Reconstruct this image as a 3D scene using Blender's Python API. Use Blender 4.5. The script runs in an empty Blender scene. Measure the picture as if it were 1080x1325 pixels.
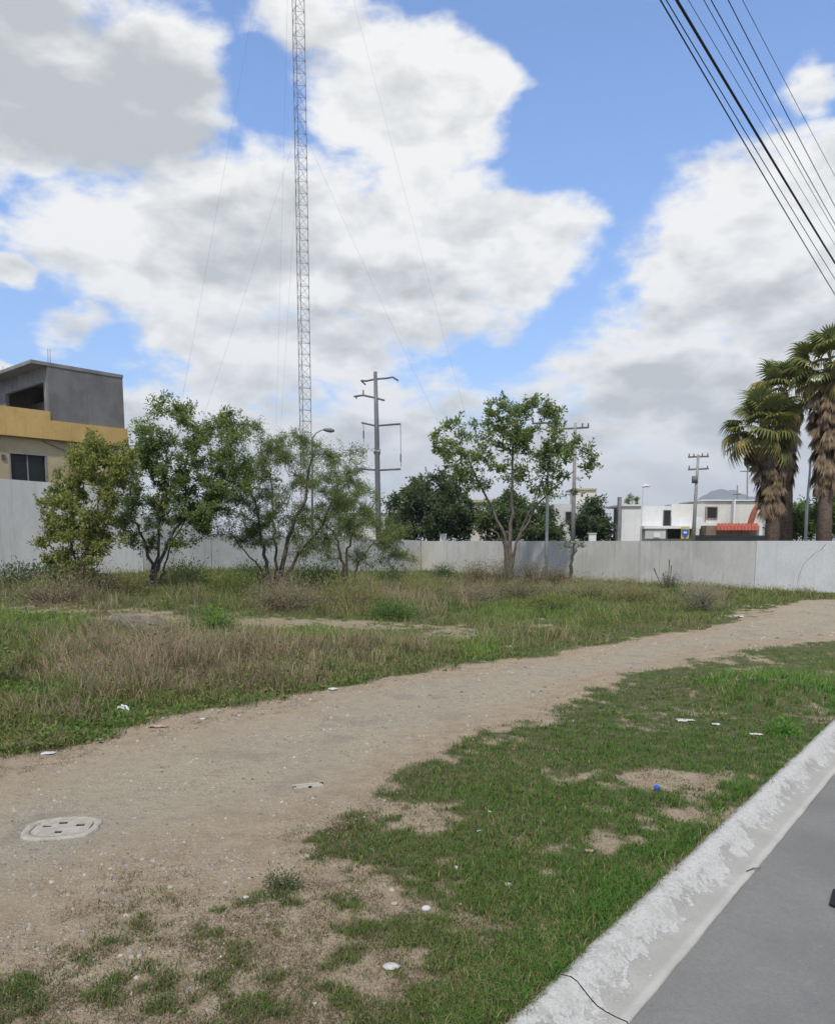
import bpy, math, random
import numpy as np
from mathutils import Vector, Matrix
R = math.radians
rng = np.random.default_rng(7)
random.seed(7)
sc = bpy.context.scene
COL = sc.collection

# ------------------------------------------------------------------ camera
F, CX, CY, PITCH = 1000.0, 540.0, 823.0, R(7)
CAM = np.array([0.0, 0.0, 2.45])
cam = bpy.data.cameras.new('camera')
camo = bpy.data.objects.new('camera', cam)
COL.objects.link(camo)
camo.location = CAM
camo.rotation_euler = (R(90) - PITCH, 0, 0)
cam.sensor_fit = 'VERTICAL'
cam.sensor_height = 24
cam.lens = 24 * F / 1325
cam.shift_y = (CY - 662.5) / 1325
cam.clip_start = 0.05
cam.clip_end = 30000
sc.camera = camo
FW = np.array([0, math.cos(PITCH), -math.sin(PITCH)])
UP = np.array([0, math.sin(PITCH), math.cos(PITCH)])
RT = np.array([1.0, 0, 0])

def ray(u, v):
    return FW + (u - CX) / F * RT + (CY - v) / F * UP
def at(u, v, Y):                       # the point seen at (u, v) whose distance ahead is Y
    d = ray(u, v)
    return CAM + d * (Y / d[1])
def plane(u, v, z=0.0):
    d = ray(u, v)
    return CAM + d * ((z - CAM[2]) / d[2])

# ------------------------------------------------------------------ render, sun, sky
sc.render.engine = 'CYCLES'
sc.cycles.use_denoising = True
sc.cycles.max_bounces = 6
sc.cycles.diffuse_bounces = 3
sc.cycles.transparent_max_bounces = 8
sc.view_settings.view_transform = 'Standard'
sc.view_settings.look = 'None'
sc.view_settings.exposure = 0.07
sc.view_settings.gamma = 1.0
sc.view_settings.use_curve_mapping = False
SUN_EL, SUN_AZ = R(54), R(190)         # azimuth from +Y towards +X
sun = bpy.data.lights.new('sun', 'SUN')
sun.energy = 3.0
sun.angle = R(2.5)
sun.color = (1.0, 0.93, 0.80)
suno = bpy.data.objects.new('sun', sun)
COL.objects.link(suno)
sd = Vector((math.cos(SUN_EL) * math.sin(SUN_AZ), math.cos(SUN_EL) * math.cos(SUN_AZ), math.sin(SUN_EL)))
suno.rotation_euler = sd.to_track_quat('Z', 'Y').to_euler()
suno.location = (0, 0, 60)

world = bpy.data.worlds.new('World')
sc.world = world
world.use_nodes = True
WT = world.node_tree
WT.nodes.clear()

class NT:                              # small helper to write node trees
    def __init__(s, t): s.t = t
    def n(s, typ, **kw):
        o = s.t.nodes.new(typ)
        for k, v in kw.items(): setattr(o, k, v)
        return o
    def put(s, sock, val):
        if isinstance(val, bpy.types.NodeSocket): s.t.links.new(val, sock)
        else: sock.default_value = val
    def m(s, op, a, b=None, c=None, clamp=False):
        o = s.n('ShaderNodeMath', operation=op, use_clamp=clamp)
        for i, x in enumerate((a, b, c)):
            if x is not None: s.put(o.inputs[i], x)
        return o.outputs[0]
    def vm(s, op, a, b=None, out=0):
        o = s.n('ShaderNodeVectorMath', operation=op)
        s.put(o.inputs[0], a)
        if b is not None: s.put(o.inputs[1], b)
        return o.outputs['Value'] if out == 'v' else o.outputs[0]
    def ss(s, x, lo, hi, a=0.0, b=1.0):
        o = s.n('ShaderNodeMapRange', interpolation_type='SMOOTHSTEP')
        s.put(o.inputs[0], x); o.inputs[1].default_value = lo; o.inputs[2].default_value = hi
        o.inputs[3].default_value = a; o.inputs[4].default_value = b
        return o.outputs[0]
    def noise(s, vec, scale, detail=5, rough=0.55, dist=0.0, out=0):
        o = s.n('ShaderNodeTexNoise')
        if vec is not None: s.put(o.inputs['Vector'], vec)
        s.put(o.inputs['Scale'], scale); o.inputs['Detail'].default_value = detail
        o.inputs['Roughness'].default_value = rough; o.inputs['Distortion'].default_value = dist
        return o.outputs[out]
    def mix(s, f, a, b, typ='MIX'):
        o = s.n('ShaderNodeMix', data_type='RGBA', blend_type=typ)
        s.put(o.inputs[0], f); s.put(o.inputs[6], a); s.put(o.inputs[7], b)
        return o.outputs[2]

def rgba(c): return (c[0], c[1], c[2], 1.0)

def build_sky():
    N = NT(WT)
    gen = N.n('ShaderNodeTexCoord').outputs['Generated']
    sky = N.n('ShaderNodeTexSky', sky_type='NISHITA', sun_disc=False)
    sky.sun_elevation = SUN_EL
    sky.sun_rotation = SUN_AZ
    sky.altitude = 500
    sky.air_density = 1.0
    sky.dust_density = 0.6
    sky.ozone_density = 2.0
    blue = N.vm('MULTIPLY', sky.outputs[0], (SKY_GAIN[0], SKY_GAIN[1], SKY_GAIN[2]))
    sep = N.n('ShaderNodeSeparateXYZ')
    N.put(sep.inputs[0], gen)
    x, y, z = sep.outputs
    low = N.ss(z, 0.0, 0.5, 0.70, 1.0)  # blue dimmed towards the horizon
    cl = N.n('ShaderNodeCombineXYZ')
    for i in range(3): N.put(cl.inputs[i], low)
    blue = N.vm('MULTIPLY', blue, cl.outputs[0])
    az = N.m('ARCTAN2', x, y)
    el = N.m('ARCSINE', z)
    # warp the angular position a little so that outlines billow
    nz = N.vm('MULTIPLY', gen, (1.0, 1.0, 1.9))
    w1 = N.noise(nz, 6.0, 4, 0.55, out=1)
    w1 = N.vm('MULTIPLY', N.vm('SUBTRACT', w1, (0.5, 0.5, 0.5)), (0.16, 0.16, 0.0))
    comb = N.n('ShaderNodeCombineXYZ')
    N.put(comb.inputs[0], az); N.put(comb.inputs[1], el)
    p = N.vm('ADD', comb.outputs[0], w1)
    def angles(u, v):
        d = ray(u, v); d = d / np.linalg.norm(d)
        return math.atan2(d[0], d[1]), math.asin(d[2])
    def blobs(lst):
        acc = None
        for (u, v, ru, rv, s) in lst:
            a, e = angles(u, v)
            ra = (angles(u + ru, v)[0] - angles(u - ru, v)[0]) / 2
            re = (angles(u, v - rv)[1] - angles(u, v + rv)[1]) / 2
            q = N.vm('MULTIPLY', N.vm('SUBTRACT', p, (a, e, 0)), (1 / ra, 1 / re, 0))
            d = N.m('MULTIPLY_ADD', N.vm('DOT_PRODUCT', q, q, 'v'), -s, s)
            acc = d if acc is None else N.m('SMOOTH_MAX', acc, d, 0.12)
        return N.m('MAXIMUM', acc, -0.9)
    body = blobs(CLOUDS)
    dark = blobs(GREYS)
    fb = N.noise(nz, 7.5, 10, 0.60, 0.15)
    fb2 = N.noise(nz, 3.2, 6, 0.6)
    fb3 = N.noise(nz, 20.0, 6, 0.6)
    pa = N.noise(nz, 11.0, 5, 0.55, 0.2)
    pb = N.noise(N.vm('ADD', nz, (0.006, 0.0, 0.045)), 11.0, 5, 0.55, 0.2)
    puff = N.m('MULTIPLY', N.m('SUBTRACT', pb, pa), 2.1)
    qb = N.noise(N.vm('ADD', nz, (0.010, 0.0, 0.075)), 7.5, 4, 0.55, 0.15)
    qa = N.noise(nz, 7.5, 4, 0.55, 0.15)
    puff = N.m('ADD', puff, N.m('MULTIPLY', N.m('SUBTRACT', qb, qa), 1.8))
    # clouds go on around the rest of the sky
    side = N.m('MAXIMUM', N.ss(N.m('ABSOLUTE', az), 0.5, 0.75), N.ss(el, 0.68, 0.9))
    gen_f = N.m('MULTIPLY_ADD', fb2, 3.2, -1.52)
    mixf = N.n('ShaderNodeMix')
    N.put(mixf.inputs[0], side); N.put(mixf.inputs[2], body); N.put(mixf.inputs[3], gen_f)
    field = N.m('ADD', mixf.outputs[0], N.m('MULTIPLY_ADD', fb, 3.6, -1.8))
    mask = N.ss(field, -0.28, 0.56)
    thick = N.ss(field, 0.2, 1.2)
    dk = N.m('ADD', dark, N.m('MULTIPLY_ADD', fb, 1.8, -0.9))
    dk = N.m('ADD', dk, N.m('MULTIPLY_ADD', fb2, 1.4, -0.7))
    grey = N.ss(dk, -0.38, 0.95)
    gmix = N.n('ShaderNodeMix')
    N.put(gmix.inputs[0], side); N.put(gmix.inputs[2], grey); N.put(gmix.inputs[3], N.ss(fb2, 0.45, 0.65, 0.1, 0.6))
    soft = N.m('ADD', N.ss(fb3, 0.3, 0.7, -0.05, 0.07), puff)
    soft = N.m('ADD', soft, N.ss(field, 0.0, 0.9, -0.10, 0.10))
    tone = N.m('ADD', gmix.outputs[0], soft, clamp=True)
    ccol = N.mix(tone, rgba(CLOUD_LIT), rgba(CLOUD_GREY))
    haze = N.ss(el, 0.16, -0.01)       # clouds lose contrast low down
    ccol = N.mix(N.m('MULTIPLY', haze, 0.35), ccol, rgba(CLOUD_LOW))
    col = N.mix(N.m('MULTIPLY', mask, 0.96), blue, ccol)
    bg = N.n('ShaderNodeBackground')
    N.put(bg.inputs[0], col); bg.inputs[1].default_value = SKY_STRENGTH
    out = N.n('ShaderNodeOutputWorld')
    WT.links.new(bg.outputs[0], out.inputs[0])

SKY_STRENGTH = 0.15
SKY_GAIN = (1.2, 1.38, 1.62)
CLOUD_LIT = (6.5, 6.46, 6.3)
CLOUD_GREY = (3.6, 3.74, 3.76)
CLOUD_LOW = (5.3, 5.35, 5.3)
CLOUDS = [(110, 95, 225, 165, 1), (0, 190, 130, 75, 1), (300, 335, 240, 160, 1), (480, 90, 110, 120, 1), (555, 140, 95, 100, 1),
          (420, 10, 120, 90, 1), (480, 330, 210, 140, 1), (640, 320, 125, 85, 1), (350, 450, 220, 62, 1), (560, 400, 130, 75, 1),
          (970, 340, 200, 140, 1), (920, 520, 240, 110, 1), (1070, 250, 130, 105, 1), (600, 640, 1100, 140, 1), (1300, 450, 330, 300, 1),
          (15, 335, 45, 32, .8), (95, 425, 62, 40, .9), (5, 495, 80, 30, .9), (1050, 110, 36, 26, .5), (-200, 120, 250, 200, 1),
          (330, 560, 240, 70, 1)]
GREYS = [(110, 110, 240, 150, 1), (300, 315, 120, 50, .6), (540, 350, 150, 40, .35), (450, 430, 220, 34, .45), (980, 425, 170, 50, .55),
         (850, 515, 140, 40, .75), (620, 560, 230, 36, .5), (990, 560, 130, 45, .55), (300, 560, 220, 45, .5)]
build_sky()
# >>> end of camera and light

# ------------------------------------------------------------------ tagging helpers
def tag(o, label=None, cat=None, group=None, kind=None):
    if label: o['label'] = label
    if cat: o['category'] = cat
    if group: o['group'] = group
    if kind: o['kind'] = kind
    return o
def link(name, me, parent=None, mat=None):
    o = bpy.data.objects.new(name, me)
    COL.objects.link(o)
    if parent is not None: o.parent = parent
    if mat is not None and me is not None and len(me.materials) == 0: me.materials.append(mat)
    return o
def thing(name, loc, label, cat, group=None, kind=None):
    o = link(name, None)
    o.location = Vector([float(c) for c in loc])
    o.empty_display_size = 0.2
    tag(o, label, cat, group, kind)
    o.matrix_world = Matrix.Translation(o.location)
    return o

def np_mesh(name, V, Fs, mat=None, col=None, smooth=False, uv=None):
    me = bpy.data.meshes.new(name)
    V = np.asarray(V, dtype=np.float32).reshape(-1, 3)
    Fs = [np.asarray(f, dtype=np.int32) for f in Fs if len(f)]
    li = np.concatenate([f.ravel() for f in Fs])
    tot = np.concatenate([np.full(len(f), f.shape[1], dtype=np.int32) for f in Fs])
    st = np.concatenate([[0], np.cumsum(tot)[:-1]]).astype(np.int32)
    me.vertices.add(len(V)); me.vertices.foreach_set('co', V.ravel())
    me.loops.add(len(li)); me.loops.foreach_set('vertex_index', li)
    me.polygons.add(len(tot)); me.polygons.foreach_set('loop_start', st)
    me.polygons.foreach_set('loop_total', tot)
    if smooth: me.polygons.foreach_set('use_smooth', np.ones(len(tot), dtype=bool))
    if col is not None:
        a = me.color_attributes.new('Col', 'FLOAT_COLOR', 'POINT')
        c = np.ones((len(V), 4), dtype=np.float32); c[:, :3] = col
        a.data.foreach_set('color', c.ravel())
    me.update(calc_edges=True)
    me.validate()
    if mat: me.materials.append(mat)
    return me

class MB:                              # collects simple shapes into ONE mesh
    def __init__(s): s.v = []; s.f = []
    def add(s, vs, fs):
        b = len(s.v)
        s.v += [tuple(float(c) for c in p) for p in vs]
        s.f += [tuple(b + i for i in f) for f in fs]
        return s
    def hexa(s, p):                    # 4 bottom corners then 4 top corners
        return s.add(p, [(3, 2, 1, 0), (4, 5, 6, 7), (0, 1, 5, 4), (1, 2, 6, 5), (2, 3, 7, 6), (3, 0, 4, 7)])
    def box(s, c, d, rz=0.0):
        x, y, z = d[0] / 2, d[1] / 2, d[2] / 2
        ca, sa = math.cos(rz), math.sin(rz)
        p = [(c[0] + a * x * ca - b * y * sa, c[1] + a * x * sa + b * y * ca, c[2] + k * z)
             for k in (-1, 1) for a, b in ((-1, -1), (1, -1), (1, 1), (-1, 1))]
        return s.hexa(p)
    def tube(s, pts, rad, n=6, cap=True):
        pts = [Vector([float(c) for c in p]) for p in pts]
        if not hasattr(rad, '__len__'): rad = [rad] * len(pts)
        rings = []; up = None
        for i, p in enumerate(pts):
            d = (pts[min(i + 1, len(pts) - 1)] - pts[max(i - 1, 0)])
            d = d.normalized() if d.length > 1e-9 else Vector((0, 0, 1))
            if up is None: up = Vector((1, 0, 0)) if abs(d.x) < 0.8 else Vector((0, 1, 0))
            a = d.cross(up).normalized(); b = a.cross(d).normalized(); up = b
            rings.append([p + (a * math.cos(2 * math.pi * k / n) + b * math.sin(2 * math.pi * k / n)) * rad[i] for k in range(n)])
        vs = [q for r in rings for q in r]
        fs = [(i * n + k, i * n + (k + 1) % n, (i + 1) * n + (k + 1) % n, (i + 1) * n + k) for i in range(len(pts) - 1) for k in range(n)]
        if cap: fs += [tuple(range(n))[::-1], tuple((len(pts) - 1) * n + k for k in range(n))]
        return s.add(vs, fs)
    def mesh(s, name, mat=None, smooth=False):
        me = bpy.data.meshes.new(name)
        me.from_pydata(s.v, [], s.f)
        if smooth:
            me.polygons.foreach_set('use_smooth', np.ones(len(s.f), dtype=bool))
        me.update()
        if mat: me.materials.append(mat)
        return me
    def part(s, name, mat, parent=None, smooth=False):
        me = s.mesh(name, mat, smooth)
        if parent is not None:
            me.transform(Matrix.Translation(-parent.location))
        return link(name, me, parent)

# ------------------------------------------------------------------ materials
def mat_base(name):
    m = bpy.data.materials.new(name)
    m.use_nodes = True
    t = m.node_tree
    return m, NT(t), t.nodes['Principled BSDF']
def mat(name, c, rough=0.8, var=0.18, scale=3.0, c2=None, bump=0.0, bscale=30.0, metal=0.0, spec=0.3, coords='Object', stretch=(1, 1, 1), thr=(0.35, 0.65), streak=0.0):
    m, N, p = mat_base(name)
    co = N.n('ShaderNodeTexCoord').outputs[coords]
    co = N.vm('MULTIPLY', co, stretch)
    a = N.noise(co, scale, 6, 0.6)
    f = N.ss(a, *thr)
    lo = c2 if c2 else tuple(x * (1 - var) for x in c)
    hi = c if c2 else tuple(min(1, x * (1 + var)) for x in c)
    k = N.mix(f, rgba(lo), rgba(hi))
    fine = N.noise(co, scale * 9, 3, 0.6)
    k = N.mix(N.ss(fine, 0.3, 0.7, 0.0, 0.35), k, rgba(tuple(x * 0.75 for x in c)))
    if streak:                         # rain marks and patched render
        st = N.noise(N.vm('MULTIPLY', co, (2.6, 2.6, .16)), 1.6, 6, .65)
        k = N.mix(N.ss(st, .52, .70, 0, streak), k, rgba(tuple(x * .45 for x in c)))
        pt = N.noise(co, .55, 3, .5)
        k = N.mix(N.ss(pt, .56, .60, 0, streak * .6), k, rgba(tuple(min(1, x * 1.18) for x in c)))
    N.put(p.inputs['Base Color'], k)
    p.inputs['Roughness'].default_value = rough
    p.inputs['Metallic'].default_value = metal
    p.inputs['Specular IOR Level'].default_value = spec
    if bump:
        b = N.n('ShaderNodeBump'); b.inputs['Strength'].default_value = bump; b.inputs['Distance'].default_value = 0.02
        N.put(b.inputs['Height'], N.noise(co, bscale, 5, 0.6)); N.put(p.inputs['Normal'], b.outputs[0])
    return m
def mat_leaf(name, trans=0.35, gain=1.0, lift=0.0):
    m, N, p = mat_base(name)
    a = N.n('ShaderNodeAttribute', attribute_name='Col')
    c = N.vm('MULTIPLY', a.outputs['Color'], (gain, gain, gain))
    N.put(p.inputs['Base Color'], c)
    p.inputs['Roughness'].default_value = 0.6
    p.inputs['Specular IOR Level'].default_value = 0.2
    if lift:                           # normals tipped upward so the foliage catches more light
        nrm = N.n('ShaderNodeNewGeometry').outputs['Normal']
        nrm = N.vm('NORMALIZE', N.vm('ADD', N.vm('MULTIPLY', nrm, (1 - lift,) * 3), (0, 0, lift)))
        N.put(p.inputs['Normal'], nrm)
    t = N.n('ShaderNodeBsdfTranslucent'); N.put(t.inputs[0], N.vm('MULTIPLY', c, (1.1, 1.15, 0.7)))
    mx = N.n('ShaderNodeMixShader'); mx.inputs[0].default_value = trans
    out = [n for n in m.node_tree.nodes if n.type == 'OUTPUT_MATERIAL'][0]
    m.node_tree.links.new(p.outputs[0], mx.inputs[1]); m.node_tree.links.new(t.outputs[0], mx.inputs[2])
    m.node_tree.links.new(mx.outputs[0], out.inputs[0])
    return m

M = dict(
    leaf=mat_leaf('leaf', .45, 1.95, .5), grass=mat_leaf('grass', 0.25, 1.4, .6), frond=mat_leaf('frond', 0.3, 1.3, .35),
    bark=mat('bark', (0.10, 0.085, 0.07), 0.9, 0.4, 6, bump=0.6, bscale=25, stretch=(1, 1, .3)),
    pale_bark=mat('pale_bark', (0.13, 0.11, 0.09), 0.9, 0.35, 6, bump=0.5, bscale=25, stretch=(1, 1, .3)),
    palm_bark=mat('palm_bark', (0.16, 0.115, 0.085), 0.95, 0.35, 5, bump=0.7, bscale=14, stretch=(1, 1, 2)),
    wall_left=mat('wall_left', (0.80, 0.77, 0.71), 0.9, c2=(0.70, 0.675, 0.62), scale=0.5, bump=0.15, stretch=(1, 1, .6), streak=0.25),
    wall_old=mat('wall_old', (0.58, 0.56, 0.515), 0.9, c2=(0.48, 0.465, 0.42), scale=0.45, bump=0.2, stretch=(1, 1, .7), streak=0.4),
    wall_new=mat('wall_new', (0.70, 0.69, 0.67), 0.85, 0.06, 0.8, bump=0.1, streak=0.15),
    wall_mid=mat('wall_mid', (0.62, 0.60, 0.55), 0.9, c2=(0.50, 0.485, 0.445), scale=0.6, bump=0.15, streak=0.4),
    grey_render=mat('grey_render', (0.195, 0.192, 0.188), 0.95, c2=(0.14, 0.139, 0.138), scale=0.9, bump=0.3, bscale=12, streak=0.35),
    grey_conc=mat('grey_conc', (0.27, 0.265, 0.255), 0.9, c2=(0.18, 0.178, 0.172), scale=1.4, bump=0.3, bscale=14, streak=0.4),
    ochre=mat('ochre', (0.60, 0.40, 0.15), 0.85, c2=(0.49, 0.325, 0.12), scale=0.7, bump=0.1, streak=0.3),
    beige=mat('beige', (0.47, 0.385, 0.235), 0.85, c2=(0.38, 0.31, 0.19), scale=0.7, bump=0.1, streak=0.35),
    cream=mat('cream', (0.66, 0.63, 0.57), 0.85, 0.06, 0.6, streak=0.2),
    white=mat('white', (0.74, 0.73, 0.71), 0.8, 0.05, 0.7, streak=0.2),
    dirtywhite=mat('dirtywhite', (0.55, 0.54, 0.52), 0.85, 0.10, 0.9, streak=0.3),
    brownwall=mat('brownwall', (0.24, 0.17, 0.12), 0.9, 0.2, 1.5),
    curved_red=mat('curved_red', (0.30, 0.10, 0.06), 0.8, 0.2, 2.0), red=mat('red', (0.36, 0.08, 0.045), 0.7, 0.15, 2.0),
    glass=mat('glass', (0.010, 0.011, 0.012), 0.5, 0.2, 1.0, spec=0.5),
    dark=mat('dark', (0.02, 0.02, 0.022), 0.8, 0.3, 2.0),
    frame=mat('frame', (0.10, 0.095, 0.09), 0.6, 0.1, 2.0),
    galv=mat('galv', (0.16, 0.165, 0.17), 0.55, 0.15, 1.5, metal=0.3),
    mast=mat('mast', (0.19, 0.185, 0.18), 0.6, 0.15, .8, metal=0.2),
    mast_red=mat('mast_red', (0.26, 0.17, 0.15), 0.7, 0.2, .8),
    lightpole=mat('lightpole', (0.58, 0.58, 0.57), 0.6, 0.1, 2.0),
    concpole=mat('concpole', (0.30, 0.29, 0.275), 0.9, 0.15, 2.0, bump=0.2),
    wood=mat('wood', (0.19, 0.16, 0.13), 0.9, 0.35, 4, bump=0.4, stretch=(.2, 3, 3)),
    cable=mat('cable', (0.012, 0.012, 0.014), 0.6, 0.2, 1.0),
    wire=mat('wire', (0.025, 0.028, 0.035), 0.5, 0.2, 1.0, metal=0.4),
    ceramic=mat('ceramic', (0.12, 0.10, 0.09), 0.4, 0.1, 2.0),
    yellow=mat('yellow', (0.60, 0.45, 0.10), 0.7, 0.1, 2.0), blue=mat('blue', (0.05, 0.13, 0.42), 0.6, 0.1, 2.0),
    capblue=mat('capblue', (0.02, 0.12, 0.55), 0.4, 0.1, 2.0),
    paper=mat('paper', (0.58, 0.57, 0.545), 0.8, 0.15, 14), plastic=mat('plastic', (0.78, 0.79, 0.80), 0.35, 0.05, 8, spec=0.5),
    card=mat('card', (0.42, 0.30, 0.22), 0.85, 0.15, 10), rubble=mat('rubble', (0.30, 0.265, 0.22), 0.95, c2=(0.17, 0.15, 0.125), scale=12, bump=0.8, bscale=30), stone=mat('stone', (0.46, 0.44, 0.40), 0.9, 0.2, 9, bump=0.5, bscale=40),
    cover=mat('cover', (0.52, 0.47, 0.39), 0.95, c2=(0.40, 0.355, 0.285), scale=11, bump=0.9, bscale=70),
    tarp=mat('tarp', (0.03, 0.032, 0.035), 0.7, 0.3, 6),
    hill=mat('hill', (0.06, 0.07, 0.065), 1.0, 0.35, 0.006),
)

# ------------------------------------------------------------------ noise and ground
def _h(ix, iy, seed):
    n = (ix.astype(np.int64) * 374761393 + iy.astype(np.int64) * 668265263 + seed * 1442695041) & 0xffffffff
    n = ((n ^ (n >> 13)) * 1274126177) & 0xffffffff
    return ((n ^ (n >> 16)) & 0xffff) / 65535.0
def vnoise(x, y, seed=0):
    x = np.asarray(x, dtype=float); y = np.asarray(y, dtype=float)
    ix = np.floor(x); iy = np.floor(y); fx = x - ix; fy = y - iy
    fx = fx * fx * (3 - 2 * fx); fy = fy * fy * (3 - 2 * fy)
    a = _h(ix, iy, seed); b = _h(ix + 1, iy, seed); c = _h(ix, iy + 1, seed); d = _h(ix + 1, iy + 1, seed)
    return (a * (1 - fx) + b * fx) * (1 - fy) + (c * (1 - fx) + d * fx) * fy
def fbm(x, y, scale=1.0, octv=4, seed=0, gain=0.5):
    s = 0; a = 1; t = 0
    for i in range(octv):
        s = s + a * vnoise(np.asarray(x) / scale * 2 ** i + 17.3 * i, np.asarray(y) / scale * 2 ** i - 9.1 * i, seed + i)
        t += a; a *= gain
    return s / t
def S(x, a=0.0, b=1.0):
    t = np.clip((np.asarray(x, dtype=float) - a) / (b - a), 0, 1)
    return t * t * (3 - 2 * t)
def uvz0(x, y, z=0.0):                 # picture position of a ground point, used only to lay out plan outlines
    yy = np.maximum(np.asarray(y, dtype=float), 0.3)
    dx, dy, dz = np.asarray(x) - CAM[0], yy - CAM[1], z - CAM[2]
    w = dy * FW[1] + dz * FW[2]
    return CX + F * dx / w, CY - F * (dy * UP[1] + dz * UP[2]) / np.maximum(w, 0.05)

K0 = plane(660, 1320, 0.02)[:2]; K1 = plane(1080, 930, 0.02)[:2]
KD = (K1 - K0) / np.linalg.norm(K1 - K0)
KN = np.array([KD[1], -KD[0]])
def kerb_s(x, y): return (np.asarray(x) - K0[0]) * KN[0] + (np.asarray(y) - K0[1]) * KN[1]
def kp(s, t): return K0 + KD * t + KN * s
UPE = np.array([(-700, 1130), (-200, 1040), (0, 988), (80, 972), (150, 948), (230, 932), (300, 922), (370, 908), (450, 890), (520, 878), (600, 864), (680, 851), (750, 841),
                (850, 824), (905, 815), (940, 808), (985, 797), (1003, 789), (1015, 783), (1040, 779), (1090, 776), (1400, 772)], float)
LOE = np.array([(-700, 1360), (-200, 1290), (0, 1225), (120, 1175), (260, 1130), (330, 1110), (400, 1065), (460, 1030), (520, 992), (580, 963), (640, 935), (700, 915), (740, 900), (780, 882), (820, 868),
                (880, 853), (950, 840), (1010, 833), (1080, 826), (1400, 800)], float)
def path_v(u): return np.interp(u, UPE[:, 0], UPE[:, 1]), np.interp(u, LOE[:, 0], LOE[:, 1])
def band(x, y, warp=1.0):
    """signed distances in metres: a > 0 below the upper path edge, b > 0 above the lower one"""
    wx = (fbm(x, y, 1.1, 4, 11) - .5) * 1.1 * warp; wy = (fbm(x, y, 1.1, 4, 23) - .5) * 1.1 * warp
    u, v = uvz0(np.asarray(x) + wx, np.asarray(y) + wy)
    vu, vl = path_v(u)
    m = lambda dv: dv * (CAM[2] / np.maximum(v - 700, 8)) / np.maximum(v - 700, 8) * 1000 / 1.35
    return m(v - vu), m(vl - v)
MND = plane(985, 898)[:2]; PIT = plane(81, 1073)[:2]
def terrain(x, y):
    x = np.asarray(x, dtype=float); y = np.asarray(y, dtype=float)
    z = 0.85 * S(-x, -2, 13) * S(y, 13, 32)
    z = z + 0.10 * (fbm(x, y, 3.5, 3, 5) - .5) * S(y, 9, 16) * (1 - S(y, 300, 600))
    z = z + 0.035 * (fbm(x, y, .7, 3, 6) - .5) * (1 - S(y, 30, 60))
    z = z + 0.24 * np.exp(-(((x - MND[0]) / 1.15) ** 2 + ((y - MND[1]) / .9) ** 2) ** 1.5)
    k = kerb_s(x, y)
    z = z * S(-k, 0.0, 0.8)
    z = np.where(k > 0.12, -0.32, z)
    z = z - .09 * S(1 - np.sqrt(((x - PIT[0]) / .27) ** 2 + ((y - PIT[1]) / .22) ** 2), 0.0, .3)
    return z
def gnd(u, v):
    z = 0.0
    for _ in range(25):
        p = plane(u, v, z); z = 0.5 * z + 0.5 * float(terrain(p[0], p[1]))
    p = plane(u, v, z)
    return np.array([p[0], p[1], float(terrain(p[0], p[1]))])
def on_ground(u, Y):                   # ground point in the direction of column u at distance Y
    x = (u - CX) / F * Y
    for _ in range(3):
        z = float(terrain(x, Y)); w = Y * FW[1] + (z - CAM[2]) * FW[2]; x = (u - CX) / F * w
    return np.array([x, Y, float(terrain(x, Y))])

def ground_material():
    m, N, p = mat_base('ground')
    co = N.n('ShaderNodeTexCoord').outputs['Object']
    at_ = N.n('ShaderNodeAttribute', attribute_name='Col')
    sp = N.n('ShaderNodeSeparateColor'); N.put(sp.inputs[0], at_.outputs['Color'])
    path, green, dry = sp.outputs
    big = N.noise(co, 0.6, 5, 0.6); mid = N.noise(co, 3.5, 6, 0.65); fine = N.noise(co, 28, 5, 0.7); vfine = N.noise(co, 95, 3, 0.7)
    soil = N.mix(N.ss(mid, 0.3, 0.7), rgba((0.34, 0.255, 0.165)), rgba((0.44, 0.35, 0.24)))
    soil = N.mix(N.ss(fine, 0.5, 0.72), soil, rgba((0.47, 0.40, 0.30)))
    soil = N.mix(N.ss(vfine, 0.52, 0.68, 0, 0.7), soil, rgba((0.18, 0.135, 0.09)))
    trk = N.mix(N.ss(big, 0.35, 0.65), rgba((0.44, 0.365, 0.25)), rgba((0.39, 0.338, 0.248)))
    trk = N.mix(N.ss(fine, 0.45, 0.7, 0, .6), trk, rgba((0.48, 0.405, 0.30)))
    trk = N.mix(N.ss(N.noise(co, 7.5, 5, .7), .47, .66, 0, .55), trk, rgba((0.29, 0.245, 0.18)))
    trk = N.mix(N.ss(N.noise(co, 12, 5, .7), .54, .7, 0, .6), trk, rgba((0.50, 0.42, 0.31)))
    trk = N.mix(N.ss(vfine, 0.5, 0.66, 0, .8), trk, rgba((0.23, 0.19, 0.145)))
    trk = N.mix(N.ss(N.noise(co, 1.3, 4, .6), 0.52, 0.66, 0, .55), trk, rgba((0.27, 0.235, 0.185)))
    thatch = N.mix(N.ss(mid, 0.35, 0.65), rgba((0.085, 0.10, 0.035)), rgba((0.165, 0.145, 0.075)))
    thatch = N.mix(N.ss(fine, 0.4, 0.7, 0, .8), thatch, rgba((0.06, 0.075, 0.025)))
    c = N.mix(path, soil, trk)
    c = N.mix(N.ss(N.m('ADD', green, N.m('MULTIPLY_ADD', N.noise(co, 9, 4, .7), 1.2, -.6)), 0.1, 0.95), c, thatch)
    c = N.mix(N.m('MULTIPLY', dry, .8), c, rgba((0.30, 0.26, 0.16)))
    N.put(p.inputs['Base Color'], c); p.inputs['Roughness'].default_value = 0.95; p.inputs['Specular IOR Level'].default_value = 0.15
    b = N.n('ShaderNodeBump'); b.inputs['Strength'].default_value = 0.9; b.inputs['Distance'].default_value = 0.03
    N.put(b.inputs['Height'], N.m('ADD', N.m('MULTIPLY', N.noise(co, 7.5, 5, .7), 1.2), N.m('ADD', fine, N.m('MULTIPLY', vfine, .5)))); N.put(p.inputs['Normal'], b.outputs[0])
    return m
M['ground'] = ground_material()

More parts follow.
